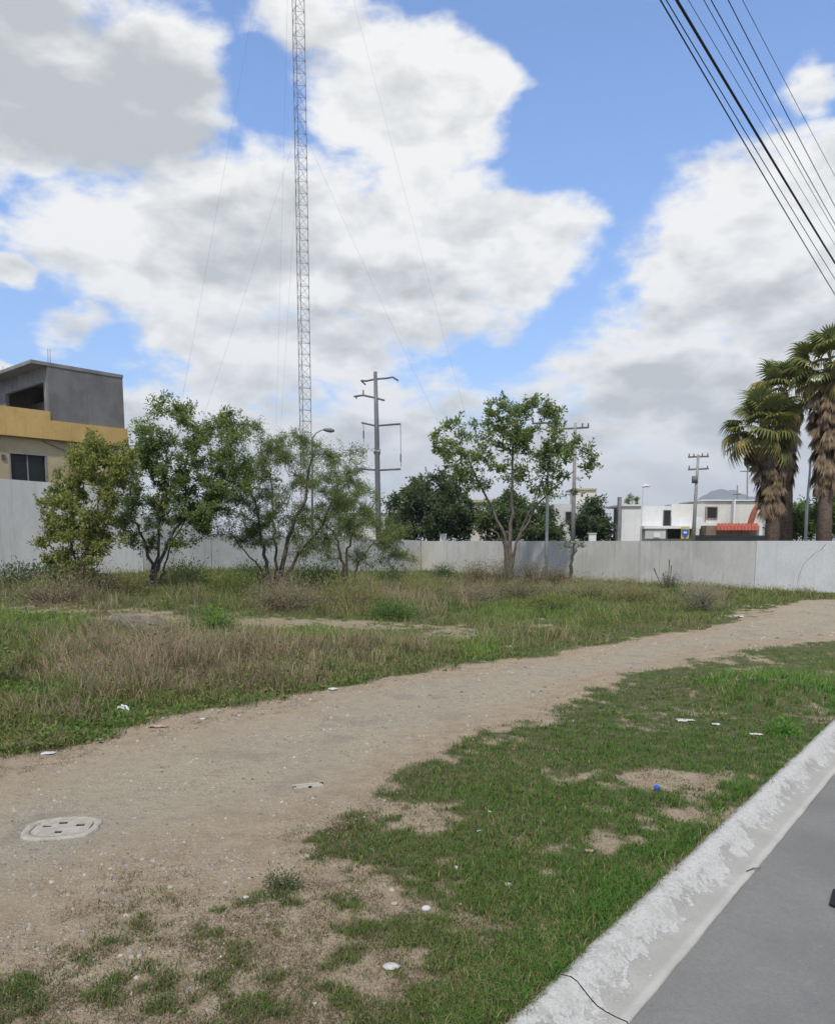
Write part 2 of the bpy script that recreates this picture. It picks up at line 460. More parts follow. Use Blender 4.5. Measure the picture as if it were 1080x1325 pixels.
def ell(u, v, cu, cv, ru, rv): return np.clip(1 - ((u - cu) / ru) ** 2 - ((v - cv) / rv) ** 2, 0, 1)
def fields(x, y):
    """where grass grows: verge cover, lot cover, lot height, dryness"""
    x = np.asarray(x, dtype=float); y = np.asarray(y, dtype=float)
    a, b = band(x, y)
    u, v = uvz0(x, y)
    n1 = fbm(x, y, 0.55, 4, 31); n2 = fbm(x, y, 1.6, 4, 41); n3 = fbm(x, y, .22, 3, 47)
    k = kerb_s(x, y)
    # verge between the path and the kerb
    ver = S(-b, 0.0, 0.35)
    fade = S(-b, 0.0, 1.25)
    lush = S(u - (505 - 0.20 * (1325 - v)) + (n2 - .5) * 330, -190, 150)
    bare = np.maximum.reduce([ell(u, v, 835, 930, 80, 20), .85 * ell(u, v, 850, 1007, 130, 26), ell(u, v, 640, 1200, 80, 34), .9 * ell(u, v, 390, 1135, 65, 26),
                              .9 * ell(u, v, 560, 1060, 90, 30), .8 * ell(u, v, 600, 1100, 60, 22), ell(u, v, 560, 1265, 95, 55), .8 * ell(u, v, 490, 1170, 60, 30), .7 * ell(u, v, 700, 1010, 60, 22)])
    tuft = np.maximum.reduce([ell(u, v, 335, 1140, 80, 45), ell(u, v, 20, 1275, 60, 36), .8 * ell(u, v, 145, 1285, 50, 30), ell(u, v, 470, 1095, 110, 40), .6 * ell(u, v, 180, 1165, 60, 25),
                              .5 * ell(u, v, 330, 1310, 70, 25), .3 * ell(u, v, 220, 1225, 150, 40)])
    edge = S(u, 700, 950)
    cover = ver * (0.20 + 0.70 * np.maximum(lush, edge)) * (.55 + .45 * fade)
    n4 = fbm(x, y, .10, 2, 53)
    thin = S(600 - u - .25 * (1325 - v), -150, 250)
    thr = (.22 * n2 + .30 * n1 + .33 * n3 + .15 * n4) * (1 - thin) + (.12 * n2 + .15 * n1 + .30 * n3 + .43 * n4) * thin
    vc = S(cover * 1.0 - bare * 0.42 + tuft * 0.50 * ver - (thr - .5) * 3.4, 0.18, 0.86) * ver
    vc = vc * (1 - S(k, -0.06 + 0.10 * (n3 - .5), 0.04 + .10 * (n3 - .5)))
    vc = np.where(k > 0.12, 0, vc)
    # the lot beyond the path
    lot = S(-a, 0.0, 0.5)
    strip = np.maximum.reduce([.95 * ell(u, v, 400, 812, 240, 9), ell(u, v, 190, 812, 80, 10), .9 * ell(u, v, 590, 820, 60, 14), .6 * ell(u, v, 700, 812, 60, 8), .9 * ell(u, v, 985, 800, 60, 22), .7 * ell(u, v, 60, 806, 90, 9)])
    lc = lot * np.maximum(S(1 - strip * .95 - (n1 * .45 + n3 * .55 - .5) * 2.4, 0.10, 0.75), .10)
    hgt = (0.16 + 0.40 * S(-a, 0.2, 2.6)) * (0.35 + 1.3 * S(n2 * .6 + n1 * .4, .32, .68)) * (1 - .72 * np.clip(strip * 1.6, 0, 1))
    hgt = hgt * (.60 + .24 * ell(u, v, 160, 868, 290, 45) + .34 * np.maximum(ell(u, v, 430, 785, 200, 20), ell(u, v, 60, 790, 90, 15)) - .08 * S(u, 600, 800))
    dryb = np.maximum.reduce([.95 * ell(u, v, 200, 868, 260, 52), .8 * ell(u, v, 440, 845, 170, 28), .8 * ell(u, v, 60, 800, 120, 18), .7 * ell(u, v, 480, 785, 170, 18), .6 * ell(u, v, 700, 760, 190, 20), .8 * ell(u, v, 915, 772, 45, 20), .5 * ell(u, v, 650, 835, 60, 18)])
    dry = np.clip(dryb + (n2 - .5) * 1.7 - .02, 0, 1)
    return vc, lc, hgt, dry, a, b, k, u, v

def build_ground():
    ang = np.concatenate([np.linspace(-180, -46, 26)[:-1], np.linspace(-46, 46, 520), np.linspace(46, 180, 26)[1:-1]])
    ang = np.radians(ang)
    rad = np.concatenate([[0.4, 1.0, 1.8], np.geomspace(2.6, 110, 330), np.geomspace(120, 9000, 26)])
    A, Rr = np.meshgrid(ang, rad)
    X = np.sin(A) * Rr; Y = np.cos(A) * Rr
    Z = terrain(X, Y)
    vc, lc, hg, dry, a, b, k, u, v = fields(X, Y)
    inpath = np.minimum(S(a, -.25, .35), S(b, -.25, .35)) * (Y > 1)
    core = np.minimum(S(a, .1, 1.3), S(b, .2, 1.5)) * (Y > 1)
    strip = np.clip(1 - lc, 0, 1) * S(-a, .2, .8) * (Y > 1)
    C = np.stack([core, np.maximum(vc * .9, lc * .9), strip * S(-u, -760, -640) * .8], -1).reshape(-1, 3)
    nr, na = X.shape
    i = np.arange(nr - 1)[:, None] * na; j = np.arange(na)[None, :]; j2 = (j + 1) % na
    quads = np.stack([i + j, i + j2, i + na + j2, i + na + j], -1).reshape(-1, 4)[:, ::-1]
    V = np.stack([X, Y, Z], -1).reshape(-1, 3)
    V = np.concatenate([V, [[0, 0, 0]]]); C = np.concatenate([C, [[0, 0, 0]]])
    cap = np.stack([np.full(na, len(V) - 1), np.arange(na), (np.arange(na) + 1) % na], -1)[:, ::-1]
    cq = ((inpath.ravel() > .5)[quads].mean(1) > .5)
    def sub(q, tri, name):
        idx = np.unique(np.concatenate([q.ravel(), tri.ravel()])) if len(tri) else np.unique(q)
        mp = np.zeros(len(V), int); mp[idx] = np.arange(len(idx))
        me = np_mesh(name, V[idx], [mp[q]] + ([mp[tri]] if len(tri) else []), M['ground'], C[idx], True)
        return tag(link(name, me), kind='structure')
    sub(quads[~cq], cap, 'ground')
    sub(quads[cq], np.zeros((0, 3), int), 'dirt_path')
build_ground()

def build_road():
    m, N, p = mat_base('road')
    co = N.n('ShaderNodeTexCoord').outputs['Object']
    a = N.noise(co, 0.9, 6, .6); f = N.noise(co, 40, 4, .7); g = N.noise(co, 150, 2, .6)
    c = N.mix(N.ss(a, .3, .7), rgba((0.165, 0.164, 0.148)), rgba((0.218, 0.214, 0.193)))
    c = N.mix(N.ss(f, .42, .66, 0, .5), c, rgba((0.15, 0.15, 0.148)))
    c = N.mix(N.ss(g, .5, .7, 0, .5), c, rgba((0.27, 0.27, 0.262)))
    c = N.mix(N.ss(N.noise(co, 3.0, 5, .65), .60, .72, 0, .45), c, rgba((0.145, 0.145, 0.142)))
    wv = N.vm('ADD', co, N.vm('MULTIPLY', N.noise(co, 1.7, 5, .7, out=1), (.5, .5, .5)))
    vo = N.n('ShaderNodeTexVoronoi', feature='DISTANCE_TO_EDGE'); N.put(vo.inputs['Vector'], wv); vo.inputs['Scale'].default_value = .33
    ck = N.m('MULTIPLY', N.ss(vo.outputs['Distance'], .004, .0), N.ss(N.noise(co, .8, 3, .5), .46, .56, 0, .15))
    c = N.mix(ck, c, rgba((0.07, 0.068, 0.062)))
    c = N.mix(N.ss(N.noise(co, 7.0, 6, .7), .54, .72, 0, .4), c, rgba((0.26, 0.255, 0.235)))
    N.put(p.inputs['Base Color'], c); p.inputs['Roughness'].default_value = .9; p.inputs['Specular IOR Level'].default_value = .2
    b = N.n('ShaderNodeBump'); b.inputs['Strength'].default_value = .35; b.inputs['Distance'].default_value = .01
    N.put(b.inputs['Height'], N.m('ADD', f, g)); N.put(p.inputs['Normal'], b.outputs[0])
    mb = MB(); n = 60
    ts = np.linspace(-25, 220, n)
    vs = []
    for t in ts:
        for s, z in ((0.419, -.112), (4.2, -.06), (8.4, -.112)):
            q = kp(s, t); vs.append((q[0], q[1], z))
    fs = [(3 * i + j, 3 * i + j + 1, 3 * i + 4 + j, 3 * i + 3 + j) for i in range(n - 1) for j in (0, 1)]
    mb.add(vs, fs)
    tag(mb.part('road', m, None, True), kind='structure')
    # kerb and gutter, cast in lengths
    m, N, p = mat_base('kerb')
    co = N.n('ShaderNodeTexCoord').outputs['Object']
    s_ = N.n('ShaderNodeAttribute', attribute_name='Col'); sp = N.n('ShaderNodeSeparateColor'); N.put(sp.inputs[0], s_.outputs['Color'])
    s = sp.outputs[0]
    n1 = N.noise(co, 9, 7, .7); n2 = N.noise(co, 2.2, 4, .6); n3 = N.noise(co, 60, 4, .7)
    conc = N.mix(N.ss(n2, .3, .7), rgba((0.35, 0.335, 0.295)), rgba((0.43, 0.41, 0.36)))
    conc = N.mix(N.ss(n3, .45, .7, 0, .4), conc, rgba((0.28, 0.275, 0.26)))
    edge = N.ss(s, .83, .93)
    conc = N.mix(N.m('MULTIPLY', edge, N.ss(n2, .3, .6, .4, 1)), conc, rgba((0.47, 0.45, 0.40)))
    paint = N.mix(N.ss(n3, .35, .7), rgba((0.54, 0.53, 0.495)), rgba((0.42, 0.41, 0.38)))
    cov = N.m('ADD', N.m('MULTIPLY_ADD', s, -2.2, 1.45), N.m('MULTIPLY_ADD', n1, 4.8, -2.4))
    cov = N.m('ADD', cov, N.m('MULTIPLY_ADD', n2, 3.0, -1.5))
    k = N.ss(cov, .05, .22)
    chip = N.m('MAXIMUM', N.ss(N.noise(co, 26, 5, .75), .53, .58), N.ss(N.noise(co, 6, 6, .7), .54, .60, 0, .8))
    c = N.mix(N.m('MULTIPLY', k, N.m('SUBTRACT', 1.0, N.m('MULTIPLY', chip, .85))), conc, paint)
    c = N.mix(N.m('MULTIPLY', N.ss(s, .10, .0), N.ss(n1, .4, .6, .2, .8)), c, rgba((0.20, 0.19, 0.15)))
    N.put(p.inputs['Base Color'], c); p.inputs['Roughness'].default_value = .9
    b = N.n('ShaderNodeBump'); b.inputs['Strength'].default_value = .6; b.inputs['Distance'].default_value = .012
    N.put(b.inputs['Height'], N.m('ADD', N.m('MULTIPLY', k, .6), n3)); N.put(p.inputs['Normal'], b.outputs[0])
    prof = [(-.02, -.34), (-.02, .0), (.0, .022), (.06, .03), (.115, .02), (.15, -.01), (.19, -.055), (.225, -.082), (.27, -.093), (.34, -.101), (.40, -.104), (.41, -.118), (.41, -.34)]
    J = plane(757, 1278, 0.0)[:2]; tj = float((J - K0) @ KD)
    kt = tag(link('kerb', None), kind='structure')
    L = 12.0
    for q in range(-1, 6):
        t0 = tj + q * L + .005; t1 = tj + (q + 1) * L - .005
        n = 120 if q < 2 else 40
        tt = np.linspace(t0, t1, n)
        vs, cs = [], []
        for t in tt:
            for i, (ss_, z) in enumerate(prof):
                jx = (vnoise(t * 5 + i * 7.7, i * 3.1, 3) - .5) * (.03 if i < 4 else .012) + (vnoise(t * 19, i * 5.0, 4) - .5) * (.018 if i < 5 else .006)
                pt = kp(ss_ + (jx if 0 < i < 12 else 0), t)
                vs.append((pt[0], pt[1], z + (jx * .35 if 0 < i < 11 else 0))); cs.append((max(0, ss_) / .41, 0, 0))
        w = len(prof)
        fs = [(a * w + c_, a * w + c_ + 1, (a + 1) * w + c_ + 1, (a + 1) * w + c_) for a in range(n - 1) for c_ in range(w - 1)]
        me = np_mesh('kerb_section', vs, [np.array(fs)], m, np.array(cs), True)
        caps = MB()
        link('kerb_section', me, kt)
build_road()

# gravel on the path
def pebble_mesh(name, P, size, colr, matl):
    n = len(P)
    base = np.array([(1, 0, 0), (-.5, .87, 0), (-.5, -.87, 0), (0, 0, .8), (0, 0, -.5)])
    ang = rng.uniform(0, 6.28, n); sx = size * rng.uniform(.6, 1.4, n)
    V = np.zeros((n, 5, 3))
    for i, b in enumerate(base):
        V[:, i, 0] = P[:, 0] + (b[0] * np.cos(ang) - b[1] * np.sin(ang)) * sx
        V[:, i, 1] = P[:, 1] + (b[0] * np.sin(ang) + b[1] * np.cos(ang)) * sx * .8
        V[:, i, 2] = P[:, 2] + b[2] * size
    f = np.array([(0, 1, 3), (1, 2, 3), (2, 0, 3)])
    Fa = (np.arange(n)[:, None, None] * 5 + f[None]).reshape(-1, 3)
    return np_mesh(name, V.reshape(-1, 3), [Fa], matl, np.repeat(colr, 5, 0))
def build_gravel():
    n = 80000
    u = rng.uniform(-60, 1140, n); v = 1320 - (1320 - 775) * rng.uniform(0, 1, n) ** .8
    d = np.stack([FW[0] + (u - CX) / F, FW[1] + (CY - v) / F * UP[1], FW[2] + (CY - v) / F * UP[2]], -1)
    t = -CAM[2] / d[:, 2]
    x = d[:, 0] * t; y = d[:, 1] * t
    vc, lc, hg, dry, a, b, k, u, v = fields(x, y)
    keep = (np.minimum(a, b) > -1.0 + 1.2 * rng.random(n)) & (lc < .3) & (k < -.05) & ((fbm(x, y, .5, 3, 71) + .25 * rng.random(n)) > .56)
    keep |= (rng.random(n) < .10) & (k < -.05) & (lc < .4) & (vc < .3)
    x, y = x[keep], y[keep]
    P = np.stack([x, y, terrain(x, y)], -1)
    sz = rng.uniform(.0035, .0115, len(x)) * (1 + 1.6 * (rng.random(len(x)) > .93)) * np.clip(y / 9, .8, 2)
    g = rng.uniform(.45, 1.5, len(x))[:, None]
    c = np.where(rng.random(len(x))[:, None] < .5, np.array([[.33, .29, .235]]), np.array([[.27, .255, .235]])) * g
    tag(link('gravel', pebble_mesh('gravel', P, sz, c, M['gravel'])), kind='stuff')
def mat_vcol(name, rough=.9):
    m, N, p = mat_base(name)
    N.put(p.inputs['Base Color'], N.n('ShaderNodeAttribute', attribute_name='Col').outputs['Color']); p.inputs['Roughness'].default_value = rough
    return m
M['gravel'] = mat_vcol('gravel')
build_gravel()

# ------------------------------------------------------------------ grass
def blades(P, hgt, wid, lean, colr, tipc, seg2=True, la=None):
    """P: n x 3 roots; returns verts, faces, colours; each blade a bent tapering strip"""
    n = len(P)
    az = rng.uniform(0, 6.283, n); la = rng.uniform(0, 6.283, n) if la is None else la + rng.normal(0, .5, n)
    sx, sy = np.cos(az) * wid / 2, np.sin(az) * wid / 2
    lx, ly = np.cos(la) * lean * hgt, np.sin(la) * lean * hgt
    if seg2:
        V = np.zeros((n, 5, 3)); C = np.zeros((n, 5, 3))
        for i, s in ((0, -1), (1, 1)):
            V[:, i] = P + np.stack([sx * s, sy * s, -0.01 * np.ones(n)], -1)
        for i, s in ((2, .8), (3, -.8)):
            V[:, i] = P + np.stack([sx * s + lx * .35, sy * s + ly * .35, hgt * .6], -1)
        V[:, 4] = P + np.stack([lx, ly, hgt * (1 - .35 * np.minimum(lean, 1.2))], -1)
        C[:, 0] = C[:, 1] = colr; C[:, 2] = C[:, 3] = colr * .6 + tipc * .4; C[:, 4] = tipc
        b = np.arange(n)[:, None] * 5
        return V.reshape(-1, 3), b + np.array([[0, 1, 2, 3]]), b + np.array([[3, 2, 4]]), C.reshape(-1, 3)
    V = np.zeros((n, 3, 3)); C = np.zeros((n, 3, 3))
    V[:, 0] = P + np.stack([sx, sy, -0.01 * np.ones(n)], -1); V[:, 1] = P + np.stack([-sx, -sy, -0.01 * np.ones(n)], -1)
    V[:, 2] = P + np.stack([lx, ly, hgt], -1)
    C[:, 0] = C[:, 1] = colr; C[:, 2] = tipc
    return V.reshape(-1, 3), None, np.arange(n)[:, None] * 3 + np.array([[0, 1, 2]]), C.reshape(-1, 3)
def pick(cols, n, jit=.22):
    c = np.array(cols)[rng.integers(0, len(cols), n)]
    return c * rng.uniform(1 - jit, 1 + jit, (n, 1)) * rng.uniform(.94, 1.06, (n, 3))
GREEN = [(.066, .125, .020), (.054, .108, .018), (.088, .15, .028), (.080, .13, .030)]
LUSH = [(.062, .135, .020), (.072, .155, .026), (.054, .115, .018)]
OLIVE = [(.120, .128, .036), (.10, .108, .031), (.145, .145, .048), (.12, .145, .036)]
STRAW = [(.29, .225, .12), (.24, .185, .10), (.33, .275, .16)]
PURPLE = [(.225, .165, .115), (.195, .145, .10), (.26, .20, .14)]
def sample_ground(n, v0, v1, power=1.0):
    u = rng.uniform(-110, 1190, n); v = v0 + (v1 - v0) * rng.uniform(0, 1, n) ** power
    dx = (u - CX) / F; dy = FW[1] + (CY - v) / F * UP[1]; dz = FW[2] + (CY - v) / F * UP[2]
    t = -CAM[2] / dz
    return dx * t, dy * t
def cluster(x, y, per, rad):
    k = rng.poisson(per, len(x)) + 1
    i = np.repeat(np.arange(len(x)), k)
    r = rad[i]
    return x[i] + rng.normal(0, 1, len(i)) * r, y[i] + rng.normal(0, 1, len(i)) * r, i
def build_verge():
    x, y = sample_ground(52000, 812, 1400, .95)
    vc, lc, hg, dry, a, b, k, u, v = fields(x, y)
    keep = rng.random(len(x)) < np.clip(vc * 1.1, 0, 1) + .03 * (b < -.1) * (k < -.1)
    x, y = x[keep], y[keep]
    d = np.hypot(x, y)
    x, y, i = cluster(x, y, 6, .022 + .0016 * d)
    vc, lc, hg, dry, a, b, k, u, v = fields(x, y)
    ok = (k < .05) & (b < .15) & (a > 0)
    x, y, vc, u, v, b, k = x[ok], y[ok], vc[ok], u[ok], v[ok], b[ok], k[ok]
    n = len(x); d = np.hypot(x, y)
    big = np.clip(1.7 * ell(u, v, 985, 893, 95, 30) + .8 * ell(u, v, 1090, 890, 80, 40), 0, 1)
    edge = S(k, -.45, -.05)
    h = rng.uniform(.025, .075, n) * (.7 + .7 * fbm(x, y, .5, 3, 83)) * (1 + .5 * edge) + big * rng.uniform(.04, .17, n)
    h *= .55 + .45 * np.clip(vc, 0, 1)
    wid = np.clip(.0028 + .00052 * d, .004, .02) * rng.uniform(.7, 1.3, n)
    lean = rng.uniform(.2, 1.3, n)
    n2 = fbm(x, y, .8, 4, 91)
    lushness = np.clip(S(u, 600, 880) * .9 + (n2 - .5) * 1.4 + edge * .3, 0, 1)
    c = np.where((rng.random(n) < lushness)[:, None], pick(LUSH, n), pick(GREEN, n))
    dryish = np.clip(.16 - .12 * lushness + (n2 - .55) * .9 + .25 * (1 - vc), 0.03, .6)
    c = np.where((rng.random(n) < dryish)[:, None], pick(STRAW, n) * .8, c)
    c = np.where((rng.random(n) < .08)[:, None], pick(OLIVE, n), c)
    thin = S(620 - u - .25 * (1325 - v), -150, 250)
    c = c * (1 + .28 * big)[:, None]
    c = np.where((rng.random(n) < .42 * thin)[:, None], pick(OLIVE + PURPLE + [(.12, .10, .06)], n) * .7, c)
    h = h * (1 - .30 * thin)
    P = np.stack([x, y, terrain(x, y)], -1)
    near = d < 14
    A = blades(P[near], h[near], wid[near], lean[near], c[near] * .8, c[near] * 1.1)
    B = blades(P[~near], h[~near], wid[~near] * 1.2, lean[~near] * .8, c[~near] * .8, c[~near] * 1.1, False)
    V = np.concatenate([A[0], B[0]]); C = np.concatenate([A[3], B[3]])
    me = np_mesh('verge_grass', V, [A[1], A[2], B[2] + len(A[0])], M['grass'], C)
    tag(link('verge_grass', me), kind='stuff')
    return n
def build_thatch():
    x, y = sample_ground(80000, 860, 1420, .9)
    vc, lc, hg, dry, a, b, k, u, v = fields(x, y)
    n3 = fbm(x, y, .16, 3, 63)
    keep = ((b < -.05 + .7 * (rng.random(len(x)) - .6)) | ((a < .45) & (a > -.5))) & (k < -.03) & (rng.random(len(x)) < .12 + .88 * S(n3, .40, .58) * (1 - .6 * vc))
    x, y, i = cluster(x[keep], y[keep], 4, np.full(keep.sum(), .022))
    k = kerb_s(x, y); x, y = x[k < -.02], y[k < -.02]
    n = len(x); d = np.hypot(x, y)
    P = np.stack([x, y, terrain(x, y)], -1)
    c = pick(STRAW[:2] + PURPLE + OLIVE + [(.10, .085, .05), (.085, .07, .04), (.06, .06, .03), (.07, .06, .035)], n) * .5
    B = blades(P, rng.uniform(.006, .024, n), np.clip(.003 + .0005 * d, .004, .02), rng.uniform(.6, 3.0, n), c, c * 1.15, False)
    tag(link('dead_grass', np_mesh('dead_grass', B[0], [B[2]], M['grass'], B[3])), kind='stuff')
def leaf_mesh_arrays(P, D, L, W, colr):
    """n leaves: a folded diamond at P along D"""
    n = len(P)
    D = D / np.linalg.norm(D, axis=1, keepdims=True)
    r = rng.normal(0, 1, (n, 3)); s = np.cross(D, r); s /= np.linalg.norm(s, axis=1, keepdims=True) + 1e-9
    nn = np.cross(D, s)
    L = np.asarray(L)[:, None] if np.ndim(L) else np.full((n, 1), L)
    W = np.asarray(W)[:, None] if np.ndim(W) else np.full((n, 1), W)
    V = np.stack([P, P + D * L * .5 + s * W * .5 + nn * W * .15, P + D * L, P + D * L * .5 - s * W * .5 + nn * W * .15], 1)
    Fq = np.arange(n)[:, None] * 4 + np.array([[0, 1, 2, 3]])
    return V.reshape(-1, 3), Fq, np.repeat(colr, 4, 0)
def build_lot():
    xa, ya = sample_ground(36000, 738, 1010, .8)
    xb, yb = sample_ground(10000, 720, 790, 1.0)
    x, y = np.concatenate([xa, xb]), np.concatenate([ya, yb])
    vc, lc, hg, dry, a, b, k, u, v = fields(x, y)
    keep = (rng.random(len(x)) < lc * 1.1) & (y < 66) & (a < .05) & (lot_inside(x, y))
    x, y = x[keep], y[keep]
    d = np.hypot(x, y)
    x0, y0 = x, y; tone = rng.normal(1, .18, len(x)); hk = rng.uniform(.6, 1.25, len(x)); kind = rng.random(len(x))
    x, y, i = cluster(x, y, 9, .035 + .0026 * d)
    la = np.arctan2(y - y0[i], x - x0[i]); tone, hk, kind = tone[i], hk[i], kind[i]
    vc, lc, hg, dry, a, b, k, u, v = fields(x, y)
    ok = (a < .12) & (y < 67) & lot_inside(x, y)
    x, y, hg, dry, a, lc, u, v, la, tone, hk, kind = (q[ok] for q in (x, y, hg, dry, a, lc, u, v, la, tone, hk, kind))
    n = len(x); d = np.hypot(x, y)
    h = hg * rng.uniform(.55, 1.1, n) * hk
    wid = np.clip(.003 + .00042 * d, .005, .026) * rng.uniform(.6, 1.3, n)
    lean = rng.uniform(.15, .95, n)
    n3 = fbm(x, y, .9, 3, 57)
    tall = kind < dry * .8
    c = pick(OLIVE, n); g = rng.random(n) < np.clip(.42 + (n3 - .5) * 2.6 + .35 * S(a, -1.4, -.2), 0, .95)
    c = np.where(g[:, None], pick(GREEN, n), c)
    c = np.where(tall[:, None], np.where((rng.random(n) < .78)[:, None], pick(PURPLE, n), pick(STRAW, n) * .85), c)
    c = np.where((rng.random(n) < .05)[:, None], pick(STRAW, n), c)
    h = h * np.where(tall, 1.2, .9)
    fresh = np.maximum.reduce([ell(u, v, 380, 826, 150, 14), ell(u, v, 50, 818, 90, 14), .7 * ell(u, v, 620, 842, 60, 12), .6 * ell(u, v, 690, 800, 120, 14)])
    c = np.where((rng.random(n) < fresh * 1.3)[:, None], pick([(.12, .19, .035), (.10, .165, .03), (.15, .20, .045)], n), c)
    c = c * (np.clip(tone, .6, 1.4) * (.72 + .56 * fbm(x, y, .35, 2, 59)))[:, None]
    P = np.stack([x, y, terrain(x, y)], -1)
    near = d < 17
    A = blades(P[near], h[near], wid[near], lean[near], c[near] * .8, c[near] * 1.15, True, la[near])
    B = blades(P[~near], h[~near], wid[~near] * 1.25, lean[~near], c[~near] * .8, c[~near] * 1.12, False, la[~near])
    # broad leaved weeds between the grasses
    q = rng.random(n) < np.where(a > -1.6, .18, .16)
    m = int(q.sum()); z = rng.uniform(.15, .8, m) * h[q]
    LP = P[q] + np.stack([rng.normal(0, .05, m), rng.normal(0, .05, m), z], -1)
    LD = np.stack([rng.normal(0, 1, m), rng.normal(0, 1, m), rng.uniform(-.1, .9, m)], -1)
    lv = leaf_mesh_arrays(LP, LD, rng.uniform(.03, .085, m) + .0012 * d[q], rng.uniform(.015, .035, m) + .0006 * d[q], pick(GREEN + OLIVE, m))
    V = np.concatenate([A[0], B[0], lv[0]]); C = np.concatenate([A[3], B[3], lv[2]])
    me = np_mesh('lot_grass', V, [A[1], A[2], B[2] + len(A[0]), lv[1] + len(A[0]) + len(B[0])], M['grass'], C)
    tag(link('lot_grass', me), kind='stuff')
    return n
# plan of the walls round the lot
WL0 = np.array([-17.3, 32.0]); WC = np.array([0.3, 65.0]); WR1 = np.array([19.9, 36.8])
def wl(t): return WL0 + (WC - WL0) * t
def lot_inside(x, y):
    def side(A, B): return (B[0] - A[0]) * (np.asarray(y) - A[1]) - (B[1] - A[1]) * (np.asarray(x) - A[0])
    return (side(WL0, WC) < -.15 * 37) & (side(WC, WR1) < -.15 * 34)
build_verge(); build_thatch(); build_lot()

# ------------------------------------------------------------------ walls
def wall_run(A, B, z0a, z0b, z1a, z1b, th=0.16):
    d = (B - A) / np.linalg.norm(B - A); n = np.array([-d[1], d[0]]) * th   # thickness goes away from the lot
    a, b = A, B; a2, b2 = A + n, B + n
    return MB().hexa([(a[0], a[1], z0a), (b[0], b[1], z0b), (b2[0], b2[1], z0b), (a2[0], a2[1], z0a),
                      (a[0], a[1], z1a), (b[0], b[1], z1b), (b2[0], b2[1], z1b), (a2[0], a2[1], z1a)])
def cap_run(A, B, za, zb, th=.24, h=.07, over=.04):
    d = (B - A) / np.linalg.norm(B - A); n = np.array([-d[1], d[0]])
    a, b = A - n * over, B - n * over; a2, b2 = A + n * (th - over), B + n * (th - over)
    return MB().hexa([(a[0], a[1], za), (b[0], b[1], zb), (b2[0], b2[1], zb), (a2[0], a2[1], za),
                      (a[0], a[1], za + h), (b[0], b[1], zb + h), (b2[0], b2[1], zb + h), (a2[0], a2[1], za + h)])
def build_walls():
    t = thing('boundary_wall', (WL0[0], WL0[1], 0), 'tall white painted wall below the ochre and grey house', 'wall')
    wall_run(wl(-.45), wl(.205), -.4, -.4, 5.0, 5.0).part('wall_panel', M['wall_left'], t)
    t = thing('boundary_wall', (*wl(.21), 0), 'grey wall with a pale coping behind the feathery mesquite trees', 'wall')
    wall_run(wl(.2065), wl(.335), -.4, -.4, 3.62, 3.62).part('wall_panel', M['wall_mid'], t)
    cap_run(wl(.2065), wl(.335), 3.62, 3.62, .3, .16, .06).part('coping', M['cream'], t)
    wall_run(wl(.3365), wl(.998), -.4, -.4, 2.85, 2.5).part('wall_panel', M['wall_mid'], t)
    t = thing('boundary_wall', (WC[0], WC[1], 0), 'long low white wall running to the right edge, part freshly painted', 'wall')
    def wr(s): return WC + (WR1 - WC) * s
    # u of the paint boundary is 975
    k = (975 - CX) / F
    sp = (k * WC[1] - WC[0]) / ((WR1 - WC)[0] - k * (WR1 - WC)[1])
    for i in range(5):
        s0, s1 = sp * i / 5 + .0004, sp * (i + 1) / 5 - .0004
        wall_run(wr(s0), wr(s1), -.4, -.4, 2.46, 2.46).part('wall_panel', M['wall_old'], t)
    wall_run(wr(sp + .0004), wr(1.9), -.4, -.4, 2.465, 2.465).part('wall_panel', M['wall_new'], t)
    # thin dark ribbon over the new paint
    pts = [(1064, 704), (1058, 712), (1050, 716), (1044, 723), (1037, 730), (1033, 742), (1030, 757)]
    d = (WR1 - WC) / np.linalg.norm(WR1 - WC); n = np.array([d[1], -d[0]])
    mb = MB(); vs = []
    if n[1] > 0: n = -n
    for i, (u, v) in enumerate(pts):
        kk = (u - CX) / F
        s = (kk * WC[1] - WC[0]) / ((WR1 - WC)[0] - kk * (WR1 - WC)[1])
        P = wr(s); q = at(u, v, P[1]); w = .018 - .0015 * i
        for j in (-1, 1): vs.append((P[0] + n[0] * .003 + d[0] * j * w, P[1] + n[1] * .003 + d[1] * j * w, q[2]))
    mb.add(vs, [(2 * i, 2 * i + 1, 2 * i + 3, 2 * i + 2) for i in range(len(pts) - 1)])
    mb.part('shadow_ribbon', M['grey_conc'], t)
build_walls()

